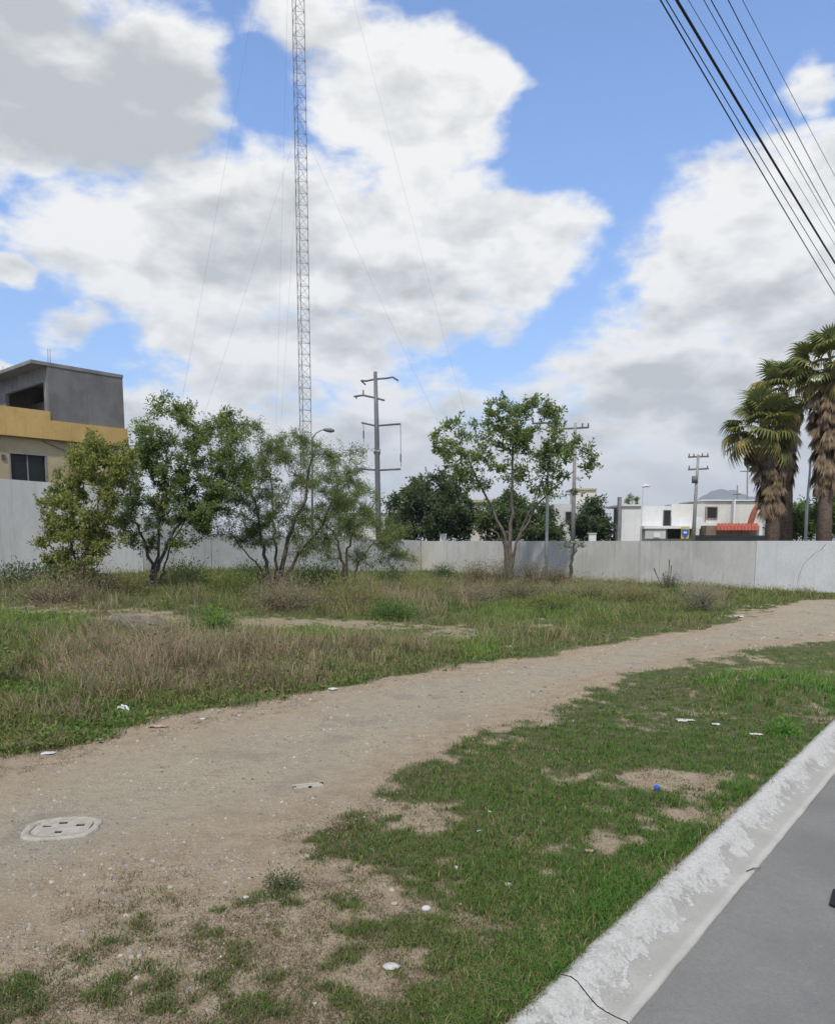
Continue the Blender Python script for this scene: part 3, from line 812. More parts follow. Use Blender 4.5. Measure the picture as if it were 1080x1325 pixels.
# ------------------------------------------------------------------ the unfinished house
def build_house():
    C = np.array([-16.7, 36.0]); d1 = np.array([.66, .75]); d1 /= np.linalg.norm(d1); d2 = np.array([-d1[1], d1[0]])
    def P(a, b, z): q = C + d1 * a + d2 * b; return (q[0], q[1], z)
    def blk(a0, a1, b0, b1, z0, z1, mb=None):
        return (mb or MB()).hexa([P(a0, b0, z0), P(a1, b0, z0), P(a1, b1, z0), P(a0, b1, z0), P(a0, b0, z1), P(a1, b0, z1), P(a1, b1, z1), P(a0, b1, z1)])
    h = thing('unfinished_house', (C[0], C[1], 0), 'ochre and beige house with a raw grey block room on its roof', 'house')
    # lower walls with the window opening
    w = MB()
    blk(-14, -1.80, 0, .2, -.3, 7.0, w); blk(-.26, 3.6, 0, .2, -.3, 7.0, w); blk(-1.80, -.26, 0, .2, -.3, 4.75, w); blk(-1.80, -.26, 0, .2, 6.28, 7.0, w)
    blk(3.4, 3.6, .2, 9, -.3, 7.0, w); blk(-14, 3.6, 9, 9.2, -.3, 7.0, w); blk(-14.2, -14, 0, 9.2, -.3, 7.0, w)
    w.part('wall', M['beige'], h)
    win = blk(-1.84, -.22, -.04, -.002, 6.28, 6.36); blk(-1.84, -.22, -.04, -.002, 4.67, 4.75, win); blk(-1.84, -1.78, -.03, .05, 4.752, 6.278, win); blk(-.28, -.22, -.03, .05, 4.752, 6.278, win)
    blk(-1.06, -1.01, .05, .09, 4.752, 6.278, win)
    wo = win.part('window', M['grey_conc'], h)
    pm = blk(-1.80, -.26, .10, .115, 4.75, 6.28).mesh('pane', M['glass']); pm.transform(Matrix.Translation(-h.location)); link('pane', pm, wo)
    blk(-14, 3.6, 0, 9, 7.0, 7.25).part('floor_slab', M['grey_conc'], h)
    blk(-14.3, -.05, -.28, -.1, 7.02, 8.25).part('parapet', M['ochre'], h)
    blk(-.045, 3.64, -.28, -.1, 7.02, 7.86).part('fascia', M['ochre'], h)
    blk(-14.3, 3.64, -.1, .0, 7.02, 7.06).part('soffit', M['grey_conc'], h)
    # roof room: solid long side, wide opening in its left side
    g = MB()
    blk(0, 3.6, -.08, .12, 7.862, 10.28, g); blk(3.42, 3.6, .12, 5.6, 7.25, 10.28, g); blk(0, 3.42, 5.42, 5.6, 7.25, 10.28, g)
    g.part('grey_wall', M['grey_render'], h)
    g = MB(); blk(0, .18, .12, .38, 7.25, 10.28, g); blk(0, .18, 4.7, 5.42, 7.25, 10.28, g); blk(0, .18, .38, 4.7, 9.62, 10.28, g)
    g.part('opening_frame', M['grey_conc'], h)
    blk(-.70, 3.62, -.11, 5.7, 10.28, 10.43).part('roof_slab', M['grey_conc'], h)
    blk(1.6, 1.75, 2.2, 5.41, 7.25, 9.4).part('partition', M['grey_conc'], h)
    # second roof block behind, with its own dark window
    g = MB(); blk(-6, -.3, 6.4, 6.6, 7.25, 10.15, g); blk(-.5, -.3, 6.6, 9, 7.25, 10.15, g)
    g.part('rear_wall', M['grey_conc'], h)
    blk(-2.2, -.9, 6.32, 6.398, 8.3, 9.35).part('rear_window', M['dark'], h)
    blk(-6.2, -.1, 6.2, 9.1, 10.15, 10.32).part('rear_slab', M['grey_conc'], h)
    MB().tube([P(2.9, -.06, 7.0), P(2.9, -.06, 3.0)], .045, 6).part('downpipe', M['grey_conc'], h)
    blk(-2.15, -2.0, -.07, -.003, 6.0, 6.2).part('wall_lamp', M['frame'], h)
    MB().tube([P(-.4, -.03, 6.95), P(.6, -.05, 6.6), P(3.5, -.03, 6.9)], .012, 4).part('cable', M['cable'], h)
    for a, b in ((.15, .1), (.25, .1), (.2, 5.3)):
        q = P(a, b, 10.47); MB().tube([q, (q[0] + .02, q[1], 11.05)], .012, 5).part('rebar', M['wood'], h)
build_house()

# ------------------------------------------------------------------ buildings beyond the wall
def facade(D, u0, u1, vt, depth, mt, name='wall', parent=None, vb=705, skew=0.0):
    """a block whose near face spans u0..u1 at distance D and whose top is seen at vt"""
    a, b = at(u0, vt, D), at(u1, vt, D + skew)
    z0 = -.3
    mb = MB().hexa([(a[0], a[1], z0), (b[0], b[1], z0), (b[0] + .1 * depth, b[1] + depth, z0), (a[0] + .1 * depth, a[1] + depth, z0),
                    (a[0], a[1], a[2]), (b[0], b[1], b[2]), (b[0] + .1 * depth, b[1] + depth, b[2]), (a[0] + .1 * depth, a[1] + depth, a[2])])
    return mb
def slabpx(D, u0, u1, v0, v1, th=.1, mt=None):
    a, b = at(u0, v1, D), at(u1, v0, D)
    return MB().hexa([(a[0], D, a[2]), (b[0], D, a[2]), (b[0], D + th, a[2]), (a[0], D + th, a[2]), (a[0], D, b[2]), (b[0], D, b[2]), (b[0], D + th, b[2]), (a[0], D + th, b[2])])
def window(D, u0, u1, v0, v1, parent, name='window', fr='frame'):
    p = at(u0, v1, D); q = at(u1, v0, D); w, h = q[0] - p[0], q[2] - p[2]; t = min(.12, w * .12)
    mb = MB()
    for x0, x1, z0, z1 in ((p[0], q[0], p[2], p[2] + t), (p[0], q[0], q[2] - t, q[2]), (p[0], p[0] + t, p[2] + t, q[2] - t), (q[0] - t, q[0], p[2] + t, q[2] - t)):
        mb.box(((x0 + x1) / 2, D - .03, (z0 + z1) / 2), (x1 - x0, .10, z1 - z0))
    o = mb.part(name, M[fr], parent)
    g = MB().box(((p[0] + q[0]) / 2, D + .01, (p[2] + q[2]) / 2), (w - 2 * t + .01, .04, h - 2 * t + .01)).mesh('pane', M['glass'])
    g.transform(Matrix.Translation(-parent.location)); link('pane', g, o)
    return o
def build_far():
    # white panelled gatehouse block with the grey pillar
    D = 70.0
    b = thing('white_block_building', at(815, 700, D), 'plain white block with a thin cap beside the tall grey pillar', 'building')
    facade(D, 804.5, 829, 655, 5, None).part('wall', M['white'], b)
    slabpx(D - .2, 803, 830.5, 652.5, 655, 5.6).part('cap', M['cream'], b)
    q = thing('grey_pillar', at(801, 700, D - .6), 'tall dark grey pillar at the left end of the white block', 'pillar')
    slabpx(D - .8, 798, 804, 643, 712, .45).part('shaft', M['grey_conc'], q)
    slabpx(D - .75, 795, 797.8, 659, 678, .35).part('speaker_box', M['dark'], q)
    # long white house
    D = 92.0
    b = thing('white_house', at(868, 700, D), 'low white house with shaded carport and one dark window', 'house')
    facade(D, 829, 868, 655, 7, None).part('wall', M['white'], b)
    facade(D, 868.2, 908, 669, 7, None).part('annexe_wall', M['white'], b)
    facade(D + 3, 868.4, 912, 652, 4, None).part('upper_wall', M['cream'], b)
    slabpx(D - 2.2, 833, 906, 680.5, 684, 2.15).part('carport_roof', M['white'], b)
    slabpx(D - .06, 863, 893, 684.2, 697, .05).part('carport_shade', M['dark'], b)  # dark sheet on the wall stands for the shade inside the carport
    slabpx(D - 2.0, 834, 861, 684.2, 697, .12).part('carport_wall', M['dirtywhite'], b)
    window(D - .04, 857, 867.5, 660, 681, b)
    slabpx(D - 2.1, 845, 853, 689.5, 695.5, .08).part('meter_box', M['white'], b)
    # sign board
    s = thing('roundel_sign', at(886, 700, D - 2.6), 'small yellow board with a blue shield shape by the carport', 'sign')
    slabpx(D - 2.6, 880.5, 891.5, 681.5, 697, .08).part('board', M['yellow'], s)
    e = at(886, 690, D - 2.66); pts = [(-.4, .45), (.4, .45), (.4, -.05), (.2, -.4), (0, -.55), (-.2, -.4), (-.4, -.05)]
    MB().add([(e[0] + x, e[1] + dy, e[2] + z) for dy in (0, .05) for x, z in pts], [(6, 5, 4, 3, 2, 1, 0)] + [(i, (i + 1) % 7, (i + 1) % 7 + 7, i + 7) for i in range(7)]).part('shield', M['blue'], s)
    f2 = at(886, 689, D - 2.7); MB().box((f2[0], f2[1], f2[2]), (.36, .03, .22)).part('emblem', M['white'], s)
    # two storey house with the framed window
    D = 96.0
    b = thing('two_storey_house', at(945, 700, D), 'cream two storey house with a large brown framed window', 'house')
    facade(D, 908, 988, 648, 8, None).part('wall', M['cream'], b)
    facade(D - 1.2, 949.5, 951.5, 646, 1.1, None).part('pilaster', M['white'], b)
    slabpx(D - .3, 907, 989, 646.5, 648, 8.4).part('roof_edge', M['white'], b)
    slabpx(D - .05, 908.5, 913, 655.5, 676, .04).part('shutter_panel', M['frame'], b)
    window(D - .06, 913.2, 928, 655.5, 671.5, b, fr='brownwall')
    window(D - .06, 946.5, 950, 659.5, 675.5, b)
    slabpx(D - 1.3, 905, 930, 677, 681, 1.25).part('ledge', M['white'], b)
    # brown shop front and its red awning
    D = 88.0
    b = thing('shop_front', at(945, 700, D), 'brown shop front under a sloping red awning', 'shop')
    facade(D, 913.5, 982, 680, 3, None).part('wall', M['brownwall'], b)
    a0, a1, c0, c1 = at(927, 677, D + .3), at(980, 677, D + .3), at(927, 685.5, D - 1.5), at(981, 685.5, D - 1.5)
    n = 12
    for i in range(n):
        f, g = i / n + .004, (i + 1) / n - .004; L = lambda p, q, t: p + (q - p) * t
        p = [L(c0, c1, f), L(c0, c1, g), L(a0, a1, g), L(a0, a1, f)]
        MB().hexa([tuple(x - np.array([0, 0, .07])) for x in p] + [tuple(x) for x in p]).part('awning_strip', M['red'], b)
    # red curved gable piece
    r = MB(); e = at(975, 690, D + 1.5); pts = []
    for k in range(9):
        t = k / 8; pts.append((e[0] - .55 + .95 * t, e[1], e[2] + .9 + 2.4 * math.sin(t * 1.45)))
    r.tube(pts, [.32, .34, .36, .36, .34, .3, .28, .24, .2], 8).part('curved_trim', M['curved_red'], b, True)
    # black fence strip in front of the shops
    D = 74.0
    s = thing('black_fence', at(960, 700, D), 'low black screened fence running above the white wall', 'fence')
    A = at(899, 692.5, D); Bq = at(1026, 693, D - 4)
    n = 16
    for i in range(n):
        p, q = A + (Bq - A) * ((i + .015) / n), A + (Bq - A) * ((i + .985) / n)
        MB().hexa([(p[0], p[1], .5), (q[0], q[1], .5), (q[0], q[1] + .06, .5), (p[0], p[1] + .06, .5), (p[0], p[1], p[2]), (q[0], q[1], q[2]), (q[0], q[1] + .06, q[2]), (p[0], p[1] + .06, p[2])]).part('fence_panel', M['tarp'], s)
    # beige blocks seen through the middle trees
    D = 82.0
    b = thing('beige_house', at(628, 700, D), 'beige house seen through the spreading middle tree', 'house')
    facade(D, 606, 650, 650, 6, None).part('wall', M['cream'], b)
    slabpx(D - .3, 604, 652, 646.5, 650, 6.4).part('roof_edge', M['beige'], b)
    window(D - .05, 616, 624, 660, 674, b)
    b = thing('pale_flat_roof_house', at(745, 700, D), 'pale house with a stepped flat roof behind the double crossarm pole', 'house')
    facade(D, 716, 778, 652, 6, None).part('wall', M['dirtywhite'], b)
    facade(D + 2, 742, 771, 634, 4, None).part('upper_wall', M['cream'], b)
    slabpx(D + 1.8, 741, 772, 632, 634, 4.4).part('roof_edge', M['beige'], b)
    window(D - .05, 783 - 52, 783 - 44, 662, 676, b)
    D = 90.0
    b = thing('cream_low_house', at(505, 700, D), 'cream low house glimpsed behind the steel pole', 'house')
    facade(D, 452, 528, 664, 6, None).part('wall', M['cream'], b)
    slabpx(D - .3, 450, 530, 660, 664, 6.4).part('roof_edge', M['white'], b)
    window(D - .05, 510, 520, 670, 682, b)
    # small white chimneys and boxes peeping over the wall
    for (u0, u1, v0, D, lab) in ((569, 577, 692, 72, 'small white gatepost cap left of the middle tree'), (762, 771, 691, 66, 'small white gatepost cap right of the leaning sapling')):
        g = thing('gatepost', at((u0 + u1) / 2, 700, D), lab, 'gatepost', 'white gateposts behind the low wall')
        facade(D, u0, u1, v0, .7, None).part('post', M['white'], g)
        slabpx(D - .06, u0 - .7, u1 + .7, v0 - 1.4, v0, .85).part('cap', M['dirtywhite'], g)
    # white trestle seen over the wall on the right
    D = 60.0
    g = thing('white_railing', at(1035, 700, D), 'short white railing behind the wall near the right bushes', 'railing')
    slabpx(D, 1024, 1046, 693, 694.6, .06).part('rail', M['white'], g)
    for u in (1026, 1032, 1038, 1044): slabpx(D, u - .6, u + .6, 694.6, 706, .06).part('baluster', M['white'], g)
build_far()

def build_mountain():
    D = 6000.0; pr = [(880, 662), (903, 645), (915, 638), (928, 634), (938, 632), (947, 633), (957, 636), (967, 640), (976, 643), (1000, 648), (1040, 655), (1100, 668)]
    us = np.linspace(860, 1110, 90); vt = np.interp(us, [p[0] for p in pr], [p[1] for p in pr])
    rows = 14; V = []
    for r in range(rows):
        f = r / (rows - 1)
        for i, u in enumerate(us):
            top = at(u, vt[i] + (fbm(i * .35, 3.0, 1, 4, 9) - .5) * 9, D)
            z = max(0, top[2]) * (1 - f) ** 1.1 - 2
            z *= 1 + .18 * (fbm(i * .35, r * .8, 1, 3, 77) - .5) * (0 if r == 0 else 1)
            V.append((top[0] + (fbm(i * .3, r * .5, 1, 2, 5) - .5) * 60 * f, D - 900 * f + (fbm(i * .45, r * .7, 1, 3, 15) - .5) * 260 * f, z))
    n = len(us)
    fs = [(r * n + i, r * n + i + 1, (r + 1) * n + i + 1, (r + 1) * n + i) for r in range(rows - 1) for i in range(n - 1)]
    b = len(V)
    V += [(V[i][0], D + 700, -2) for i in range(n)]
    fs += [(b + i, b + i + 1, i + 1, i) for i in range(n - 1)]
    tag(link('mountain', np_mesh('mountain', V, [np.array(fs)], M['hill'], None, True)), kind='structure')
build_mountain()

# ------------------------------------------------------------------ mast, poles, lamps, wires
def build_mast():
    D = 70.0; s = D / 1000
    bx = at(397, 700, D)[0]
    base = np.array([bx, D, 0.0])
    t = thing('radio_mast', base, 'very tall guyed lattice mast rising out of the picture top', 'mast')
    H = 76.0; r = 0.62
    th = [R(a) for a in (200, 320, 80)]
    leg = [np.array([r * math.cos(a), r * math.sin(a)]) for a in th]
    # rotate so that the legs project at -6, 0 and +8 pixels
    leg = [np.array([-.44, .05]), np.array([-.06, -.62]), np.array([.52, .28])]
    for q in leg: MB().tube([(base[0] + q[0], base[1] + q[1], 0), (base[0] + q[0], base[1] + q[1], H)], .032, 6).part('leg', M['mast'], t)
    bay = 0.95; nb = 47
    for k in range(3):
        p, q = leg[k], leg[(k + 1) % 3]
        mh = MB().tube([(p[0], p[1], 0), (q[0], q[1], 0)], .016, 4).mesh('brace', M['mast_red'])
        md = MB().tube([(p[0], p[1], 0), (q[0], q[1], bay)], .014, 4).mesh('brace', M['mast'])
        me = MB().tube([(q[0], q[1], 0), (p[0], p[1], bay)], .014, 4).mesh('brace', M['mast'])
        for i in range(nb):
            for m in (mh, md if i % 2 else me):
                o = link('brace', m, t); o.location = (0, 0, .6 + i * bay)
        up = MB()
        for i in range(nb, int((H - .6) / bay)):
            z = .6 + i * bay
            up.tube([(base[0] + p[0], base[1] + p[1], z), (base[0] + q[0], base[1] + q[1], z)], .016, 4)
            a, b = (p, q) if i % 2 else (q, p)
            up.tube([(base[0] + a[0], base[1] + a[1], z), (base[0] + b[0], base[1] + b[1], z + bay)], .014, 4)
        o = up.part('upper_bracing', M['mast'], t); o['kind'] = 'stuff'
    anchors = [at(658, 700, 78), at(192, 700, 62), at(352, 698, 112)]
    for a in anchors:
        a = np.array([a[0], a[1], 0.2])
        for z in (64.0, 37.5):
            top = np.array([base[0], base[1], z])
            pts = []
            for k in range(13):
                f = k / 12; p = top + (a - top) * f; p[2] -= 1.1 * 4 * f * (1 - f) * (z / 64); pts.append(p)
            MB().tube(pts, .0055, 4).part('guy_wire', M['galv'], t)
build_mast()

def pxtube(mb, pts, D, rad, n=6):
    P = []
    for p in pts:
        u, v = p[0], p[1]; dd = p[2] if len(p) > 2 else 0
        P.append(at(u, v, D + dd))
    return mb.tube(P, rad, n)
def insulator(D, u, v, h, parent, dd=0.0, up=True):
    p = at(u, v, D + dd); mb = MB(); s = 1 if up else -1
    pts = []; rad = []
    for k in range(7):
        pts.append((p[0], p[1], p[2] + s * h * k / 6)); rad.append(.035 if k % 2 else .075)
    mb.tube(pts, rad, 7).part('insulator', M['ceramic'], parent)
def build_poles():
    D = 62.0
    t = thing('power_pole', at(490, 716, D), 'tall steel power pole with four staggered crossarms', 'utility pole')
    pxtube(MB(), [(490.5, 716), (489, 655), (487.5, 560), (485.5, 481)], D, [.24, .23, .19, .14], 10).part('pole', M['galv'], t, True)
    for pts in ([(467, 492.5, .5), (474, 493, .3), (486, 490.5), (500, 489.5, -.3), (508, 488, -.5), (515, 492.5, -.6)],
                [(458, 513, .9), (470, 511.5, .6), (486, 515), (497, 518, -.4)],
                [(468, 547, .8), (486, 551), (518, 548.5, -.8)], [(467, 606.5, .8), (488, 608.5), (518, 607, -.8)]):
        pxtube(MB(), pts, D, .075, 6).part('crossarm', M['galv'], t)
    pxtube(MB(), [(467, 492.5, .5), (473, 498, .5)], D, .06, 6).part('arm_tip', M['galv'], t)
    insulator(D, 470, 511, .35, t, .6); insulator(D, 461, 512.5, .2, t, .9, False)
    for (u, v0, v1, ia, dd) in ((470, 548, 572, 558, .7), (518, 549, 604, 588, -.8)):
        pxtube(MB(), [(u, v0, dd), (u + .8, v1, dd)], D, .018, 4).part('drop_lead', M['wire'], t)
        insulator(D, u + .3, ia, .55, t, dd, False)
    pxtube(MB(), [(484, 584), (492, 585)], D, .22, 8).part('clamp', M['galv'], t)
    # pole behind the wall with the long crossarm
    D = 57.0
    t = thing('power_pole', at(742, 712, D), 'concrete power pole with one crossarm right of the middle tree', 'utility pole')
    pxtube(MB(), [(740.5, 712), (742, 640), (744, 547)], D, [.16, .14, .10], 8).part('pole', M['concpole'], t, True)
    pxtube(MB(), [(728, 555, .4), (761.5, 553, -.4)], D, .065, 6).part('crossarm', M['galv'], t)
    for u, dd in ((729, .4), (753, -.1), (760.5, -.4)): insulator(D, u, 554, .33, t, dd)
    D = 50.0
    t = thing('light_grey_pole', on_ground(706, D), 'slim pale grey pole standing in front of the wall by the middle tree', 'utility pole')
    g = on_ground(706, D)
    pxtube(MB(), [(706, 752), (708, 640), (710, 548)], D, [.11, .095, .075], 8).part('pole', M['lightpole'], t, True)
    pxtube(MB(), [(688, 548, .4), (718, 546.5, -.3)], D, .06, 6).part('crossarm', M['galv'], t)
    for u, dd in ((689, .4), (700, .1), (717, -.3)): insulator(D, u, 547.3, .26, t, dd)
    # right pole with transformer
    D = 74.0
    t = thing('power_pole', at(896, 712, D), 'power pole with two crossarms and a small transformer before the houses', 'utility pole')
    pxtube(MB(), [(895.8, 712), (899, 650), (903, 588)], D, [.20, .17, .12], 8).part('pole', M['concpole'], t, True)
    for va, vb in ((590.8, 590.6), (607, 606.3)):
        pxtube(MB(), [(889.5, va + .6, .4), (916.5, vb, -.4)], D, .075, 6).part('crossarm', M['galv'], t)
    for u in (891, 897, 908, 915): insulator(D, u, 591 if u < 905 else 590.5, .28, t)
    for u in (891, 914.5): insulator(D, u, 607, .3, t)
    pxtube(MB(), [(898.3, 616), (898.3, 625)], D, .27, 10).part('transformer', M['galv'], t, True)
    # distant poles beside the palms
    for (u, vt, D, w, lab) in ((966, 598, 120, 15, 'thin distant pole with one crossarm just left of the palms'), (953, 628, 130, 9, 'shorter distant pole left of the palms over the two storey house')):
        t = thing('distant_pole', at(u, 705, D), lab, 'utility pole', 'distant poles left of the palms')
        pxtube(MB(), [(u - .5, 705), (u + .5, vt)], D, .11, 6).part('pole', M['concpole'], t)
        pxtube(MB(), [(u - w * .6, vt + 12, .3), (u + w * .6, vt + 11.5, -.3)], D, .08, 5).part('crossarm', M['galv'], t)
    # street lamps
    D = 55.0
    t = thing('street_lamp', on_ground(404, D), 'street lamp with curved arm poking above the mesquite tree', 'street lamp')
    g = on_ground(404, D)
    MB().tube([g, at(404, 640, D), at(404.5, 565, D)], [.09, .075, .06], 8).part('pole', M['galv'], t, True)
    pxtube(MB(), [(404.5, 566), (409, 560.5), (416, 556.5), (422, 556)], D, .04, 6).part('arm', M['galv'], t, True)
    hd = at(426, 557, D); mb = MB()
    mb.tube([(hd[0] - .42, hd[1], hd[2] + .05), (hd[0] - .2, hd[1], hd[2] + .04), (hd[0] + .1, hd[1], hd[2]), (hd[0] + .36, hd[1], hd[2] - .03)], [.06, .13, .16, .07], 8).part('lamp_head', M['galv'], t, True)
    D = 80.0
    t = thing('street_lamp', at(832, 708, D), 'slender lamp post with round head over the white block', 'street lamp')
    pxtube(MB(), [(828.5, 708), (830, 660), (831.5, 633)], D, .05, 6).part('pole', M['lightpole'], t)
    hd = at(836, 629, D); MB().tube([(hd[0] - .45, hd[1], hd[2] - .1), (hd[0] - .1, hd[1], hd[2] + .05), (hd[0] + .3, hd[1], hd[2])], [.07, .16, .1], 8).part('lamp_head', M['white'], t, True)
    D = 44.0
    t = thing('street_lamp', at(1041, 704, D), 'pale lamp post between the two palm trunks', 'street lamp')
    pxtube(MB(), [(1041, 712), (1043, 660), (1048, 600)], D, [.085, .08, .06], 8).part('pole', M['lightpole'], t, True)
    pxtube(MB(), [(1048, 600), (1049, 594), (1056, 590)], D, .035, 6).part('arm', M['lightpole'], t)
    hd = at(1058, 590, D); MB().tube([(hd[0] - .25, hd[1], hd[2]), (hd[0], hd[1], hd[2] + .02), (hd[0] + .25, hd[1], hd[2] - .02)], [.05, .1, .05], 8).part('lamp_head', M['lightpole'], t, True)
build_poles()

def build_wires():
    specs = [(854, 1077, 377, 6.8, .006, 'thin black cable, outermost on the left of the overhead bundle'),
             (861.5, 1080, 362, 6.8, .0045, 'thin cable close beside the left of the thick black one'),
             (875, 1080, 341, 6.5, .011, 'thickest black cable of the overhead bundle'),
             (890, 1080, 318, 7.4, .003, 'faint wire just right of the thick black cable'),
             (910, 1080, 300, 8.0, .004, 'thin wire on the left of a close pair in the bundle'),
             (919.5, 1080, 291, 8.1, .0055, 'thin wire on the right of a close pair in the bundle'),
             (941.5, 1080, 268, 9.0, .006, 'dark high wire, second from the right of the bundle'),
             (960, 1080, 229, 9.5, .004, 'highest wire, outermost on the right of the bundle')]
    for (u0, u1, v1, h, r, lab) in specs:
        P = plane(u0, 0, h); q = ray(u1, v1); t = ((P - CAM)[:2] @ KN) / (q[:2] @ KN); Q = CAM + q * t
        L = float((Q - P)[:2] @ KD); slope = (Q[2] - P[2]) / L
        c = .0011                       # sag curvature
        pts = []
        for s in np.linspace(-22, 46, 60):
            xy = P[:2] + KD * s
            pts.append((xy[0], xy[1], P[2] + slope * s + c * s * (s - L)))
        o = MB().tube(pts, r, 6).part('overhead_cable', M['cable'] if r > .01 else M['wire'])
        tag(o, lab, 'cable', 'cables strung along the road')
build_wires()

# ------------------------------------------------------------------ trees
def grow(base, stems, clusters, r0, jit=.25, seed=1):
    """stems: list of polylines (first trunk lines); clusters attach by bent branches; returns tubes per stem and branch segments"""
    rg = np.random.default_rng(seed)
    nodes = []; tubes = []
    for st in stems:
        pts = np.array(st['pts'], float); n = 14
        tt = np.linspace(0, len(pts) - 1, n); P = np.stack([np.interp(tt, np.arange(len(pts)), pts[:, k]) for k in range(3)], -1)
        P[1:-1] += rg.normal(0, 1, (n - 2, 3)) * jit * .18
        rad = np.interp(np.linspace(0, 1, n), [0, .12, 1], [st['r'] * 1.35, st['r'], st['r'] * .35])
        tubes.append([(P, rad)])
        for i in range(3, n): nodes.append((P[i], rad[i], len(tubes) - 1))
    order = np.argsort([np.linalg.norm(c - base) for c in clusters])
    twigs = []
    for ci in order:
        c = clusters[ci]
        NP = np.array([q[0] for q in nodes]); NR = np.array([q[1] for q in nodes])
        dv = c - NP; dist = np.linalg.norm(dv, axis=1)
        cost = dist + .9 * np.maximum(0, NP[:, 2] - c[2] + .15 * dist)
        k = int(np.argmin(cost)); p = NP[k]; L = dist[k]
        mid = p + (c - p) * .5 + np.array([0, 0, -.10 * L]) + rg.normal(0, 1, 3) * .09 * L
        m1 = p + (mid - p) * .5 + rg.normal(0, 1, 3) * .05 * L; m2 = mid + (c - mid) * .5 + rg.normal(0, 1, 3) * .06 * L
        rs = min(NR[k] * .62, .012 + .016 * L + .004); re = max(.006, rs * .35)
        P = np.array([p, m1, mid, m2, c]); rad = np.linspace(rs, re, 5)
        tubes[nodes[k][2]].append((P, rad))
        for i in range(1, 5): nodes.append((P[i], rad[i], nodes[k][2]))
        twigs.append((P, c))
    return tubes, twigs
def tree(name, label, cat, u, D, stems, blobs, leaf, colors, seed, bark='bark', group=None, depth=1.0, sides=6, base_v=None, sink=.1):
    """stems: picture polylines [(u,v,ddepth)...] with radius; blobs: (u,v,ru,rv,count) crown envelope at distance D"""
    global rng
    rng = np.random.default_rng(seed)
    g = on_ground(u, D)
    t = thing(name, g, label, cat, group)
    SS = []
    for (pts, r) in stems:
        P = [at(q[0], q[1], D + (q[2] if len(q) > 2 else 0)) for q in pts]
        P[0][2] = float(terrain(P[0][0], P[0][1])) - sink
        SS.append(dict(pts=P, r=r))
    s = D / 1000
    cl = []
    for (bu, bv, ru, rv, n) in blobs:
        k = 0
        while k < n:
            q = rng.uniform(-1, 1, 3)
            rr = np.linalg.norm(q)
            if rr > 1 or rr < .15: continue
            c = at(bu + q[0] * ru, bv + q[1] * rv, D + q[2] * (ru * s) * depth)
            cl.append(c); k += 1
    tubes, twigs = grow(g, SS, cl, .1, seed=seed)
    for tb in tubes:
        mb = MB()
        for i, (P, rad) in enumerate(tb): mb.tube(P, list(rad), 8 if i == 0 else (5 if rad[0] > .02 else 4), cap=True)
        mb.part('trunk', M[bark], t, True)
    # leaves: sprays along the outer half of each twig and round its end
    n_per, spread, (l0, l1), (w0, w1), droop = leaf
    LP, LD = [], []
    TV, TF = [], []
    for (P, c) in twigs:
        k = rng.poisson(n_per * min(2.2, rng.lognormal(-.1, .55)))
        nt = max(3, k // 14)           # side twigs that carry the leaves
        f = rng.uniform(.3, 1.0, nt); seg = f * 4; i = np.minimum(seg.astype(int), 3); w = (seg - i)[:, None]
        st = P[i] * (1 - w) + P[i + 1] * w
        dv = rng.normal(0, 1, (nt, 3)) * np.array([1, 1, .8]) + np.array([0, 0, .25 - droop]) + (P[4] - P[0]) / (np.linalg.norm(P[4] - P[0]) + 1e-6) * .5
        dv /= np.linalg.norm(dv, axis=1, keepdims=True)
        ln = spread * rng.uniform(.9, 2.9, nt)[:, None]
        j = rng.integers(0, nt, k); g_ = rng.uniform(.12, 1.0, k)[:, None]
        sag = np.array([0, 0, -droop * .35]) * (g_ * ln[j]) ** 1.5
        off = rng.normal(0, 1, (k, 3)) * spread * .17
        LP.append(st[j] + dv[j] * ln[j] * g_ + sag + off)
        LD.append(dv[j] * .7 + off / (spread * .17) * .45 + rng.normal(0, .35, (k, 3)) + np.array([0, 0, -droop]))
        for q in range(nt):
            e = st[q] + dv[q] * ln[q]; sd_ = np.array([dv[q][1], -dv[q][0], 0]) * .004 + np.array([.003, 0, 0])
            b_ = len(TV); TV += [st[q] - sd_, st[q] + sd_, e + np.array([0, 0, -droop * .35]) * ln[q] ** 1.5]; TF.append((b_, b_ + 1, b_ + 2))
    tw = np_mesh('twigs', np.array(TV) - np.array(t.location), [np.array(TF)], M[bark])
    tw_o = link('twigs', tw, t); tw_o['kind'] = 'stuff'
    LP = np.concatenate(LP); LD = np.concatenate(LD); n = len(LP)
    cc = pick(colors, n, .28)
    # branchlets share a tone so that the crown shows clumps
    cn = fbm(LP[:, 0] * 1.0 + LP[:, 2] * .6, LP[:, 1] + LP[:, 2], .55, 3, seed)
    cc = cc * (.62 + .76 * cn)[:, None]
    V, Fq, C = leaf_mesh_arrays(LP, LD, rng.uniform(l0, l1, n), rng.uniform(w0, w1, n), cc)
    V = V - np.array(t.location)
    link('crown', np_mesh('crown', V, [Fq], M['leaf'], C), t)
    return t
MESQ = [(.105, .128, .045), (.088, .112, .038), (.12, .14, .058), (.075, .095, .033)]
BROAD = [(.078, .112, .034), (.064, .094, .030), (.098, .132, .040), (.115, .138, .045)]
YELL = [(.135, .15, .036), (.11, .138, .036), (.15, .148, .04), (.07, .105, .03), (.14, .12, .045)]
DARKG = [(.036, .055, .025), (.046, .066, .029), (.03, .045, .021), (.06, .078, .034)]
